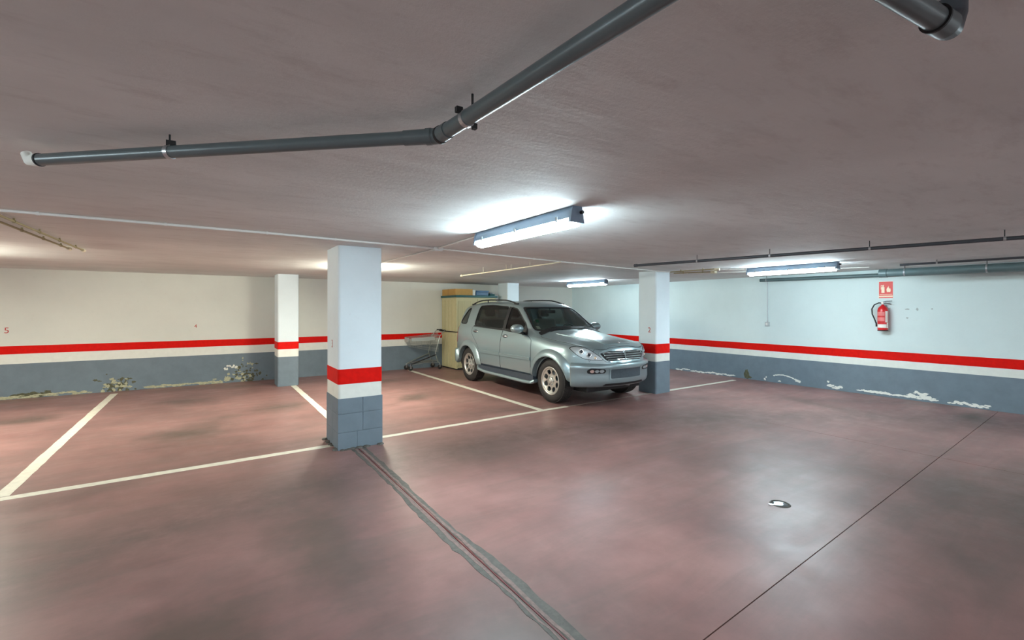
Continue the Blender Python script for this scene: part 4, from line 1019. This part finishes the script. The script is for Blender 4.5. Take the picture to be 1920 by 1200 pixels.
# tail lamps
for sd in 'LR': patch('tail_lamp', rounded([(4.34, .80), (4.31, 1.12), (4.40, 1.15), (4.48, 1.0), (4.50, .80)], .03), sd, simple('tail_red', rgb(150, 20, 22), .2, coat=1), off=.006, th=.01)
# mirrors
for sx in (-1, 1):
    mc = Vector((sx * (1.02 if sx < 0 else .96), 1.60 if sx < 0 else 1.68, 1.20)); b = MB()
    prof = [(-.075, .001), (-.072, .045), (-.055, .078), (-.02, .096), (.02, .10), (.045, .098), (.05, .085), (.045, .001)]
    b.lathe(prof, 'y', (0, 0, 0), 24); b.v = [(mc.x + v[0] * 1.25, mc.y + v[1], mc.z + v[2] * .80) for v in b.v]; mo = b.build('mirror', PAINT, car)
    MB().tube([mc + Vector((-sx * .04, .0, -.05)), Vector((sx * .90, 1.63, 1.125)), Vector((sx * .84, 1.66, 1.10))], [.03, .028, .035], 10).build('arm', BLK, mo)
    sdx = 'L' if sx < 0 else 'R'
    patch('corner_trim', [(1.53, 1.09), (1.60, 1.19), (1.70, 1.27), (1.70, 1.11)], sdx, BLK, off=.005, th=.008, parent=mo)
# roof rails in two arcs on each side
for sx in (-1, 1):
    for (ya, yb, zz) in ((2.25, 4.0, .052),):
        pts = []
        for t in range(25):
            y_ = ya + (yb - ya) * t / 24; h_, n_, _, _ = BV.ray_cast(Vector((sx * .575, y_, 3)), Vector((0, 0, -1))); e_ = min(1, sin(pi * t / 24) * 1.55) ** .8
            pts.append(h_ + Vector((0, 0, .008 + zz * e_)))
        rl = MB().tube(pts, .014, 8).build('roof_rail', BLK, car)
        for y_ in (ya + .03, yb - .03):
            h_, n_, _, _ = BV.ray_cast(Vector((sx * .575, y_, 3)), Vector((0, 0, -1))); MB().box((h_.x - .02, h_.y - .06, h_.z - .01), (h_.x + .02, h_.y + .06, h_.z + .022), .008).build('rail_foot', BLK, rl)
        if yb > 3.5:
            h_, n_, _, _ = BV.ray_cast(Vector((sx * .575, 3.35, 3)), Vector((0, 0, -1))); MB().tube([h_, h_ + Vector((0, 0, .06))], .014, 8).build('rail_post', BLK, rl)
MB().tube([(0.1, 3.9, 1.69), (0.1, 4.15, 1.76)], .004, 6).build('aerial', BLK, car)
# exhaust / tow eye glimpses under the bumper
MB().tube([(.18, .25, .30), (.32, .22, .28)], .02, 8).build('tow_eye', M['steel'], car)

# wheels
def wheel(sx, yc):
    xc = sx * .90; wr_ = empty('wheel', (0, 0, 0), '', ''); del wr_['label']; del wr_['category']; wr_.parent = car; wr_.location = (xc, yc, WR)
    prof = [(-.235, .235), (-.232, .30), (-.215, .345), (-.18, .358), (-.055, .358), (-.022, .345), (-.004, .305), (0, .262), (-.008, .232), (-.03, .222), (-.2, .222)]
    MB().lathe(prof, 'x', n=56, sign=sx, closed=True).build('tyre', M['rubber'], wr_)
    n = 60; b = MB()                                          # tread blocks
    for i in range(n):
        for j, xx in enumerate((-.20, -.145, -.09, -.045)):
            a = 2 * pi * (i + .5 * (j % 2)) / n; m_ = Matrix.Rotation(a, 4, 'X'); b.box((sx * xx - .022, -.014, .350), (sx * xx + .022, .014, .3615 if abs(xx) < .19 else .358), 0, m_)
    t_ = b.build('tread', M['rubber'], wr_); t_['kind'] = 'stuff'
    rim = MB().lathe([(-.20, .215), (-.02, .215), (-.008, .236), (-.002, .232), (-.012, .205), (-.05, .196), (-.19, .20)], 'x', n=56, sign=sx, closed=True).build('rim', ALLOY, wr_)
    MB().lathe([(-.12, .001), (-.12, .20), (-.10, .20), (-.10, .001)], 'x', n=30, sign=sx).build('brake_disc', TRIMG, wr_)
    # dished face with eight oval windows
    na, nr_ = 160, 26; vs_ = []; f_ = []
    for i in range(na):
        for k in range(nr_ + 1):
            r_ = .03 + (.208 - .03) * k / nr_; xx = -.020 - .022 * sin(pi * min(1, (r_ - .03) / .178)) + (.014 if r_ < .06 else 0); a = 2 * pi * i / na; vs_.append((sx * xx, r_ * cos(a), r_ * sin(a)))
    for i in range(na):
        for k in range(nr_):
            rc = .03 + .178 * (k + .5) / nr_; a = 2 * pi * (i + .5) / na; da = ((a * 8 / (2 * pi)) % 1 - .5) * 2 * pi / 8 * rc; dr = rc - .152
            if abs(da / .043) ** 2.4 + abs(dr / .038) ** 2.4 < 1: continue
            j = (i + 1) % na; q_ = nr_ + 1; f_.append((i * q_ + k, i * q_ + k + 1, j * q_ + k + 1, j * q_ + k))
    vb = [(v[0] - sx * .014, v[1], v[2]) for v in vs_]; o_ = len(vs_); f2_ = f_ + [tuple(q + o_ for q in g[::-1]) for g in f_]
    ec = {}
    for g in f_:
        for q in range(4): ec[(g[q], g[(q + 1) % 4])] = 1
    f2_ += [(b_, a_, a_ + o_, b_ + o_) for (a_, b_) in ec if (b_, a_) not in ec]
    MB().add(vs_ + vb, f2_).build('wheel_face', ALLOY, wr_)
    MB().lathe([(-.03, .045), (-.004, .042), (.004, .03), (.006, .001)], 'x', n=20, sign=sx).build('hub_cap', ALLOY, wr_)
    for k in range(6):
        a = 2 * pi * k / 6; MB().lathe([(-.03, .009), (-.010, .009), (-.010, .001)], 'x', (0, .068 * cos(a), .068 * sin(a)), 6, False, sx).build('wheel_nut', M['steel'], wr_)
for yc in (FA, RA):
    for sx in (-1, 1): wheel(sx, yc)
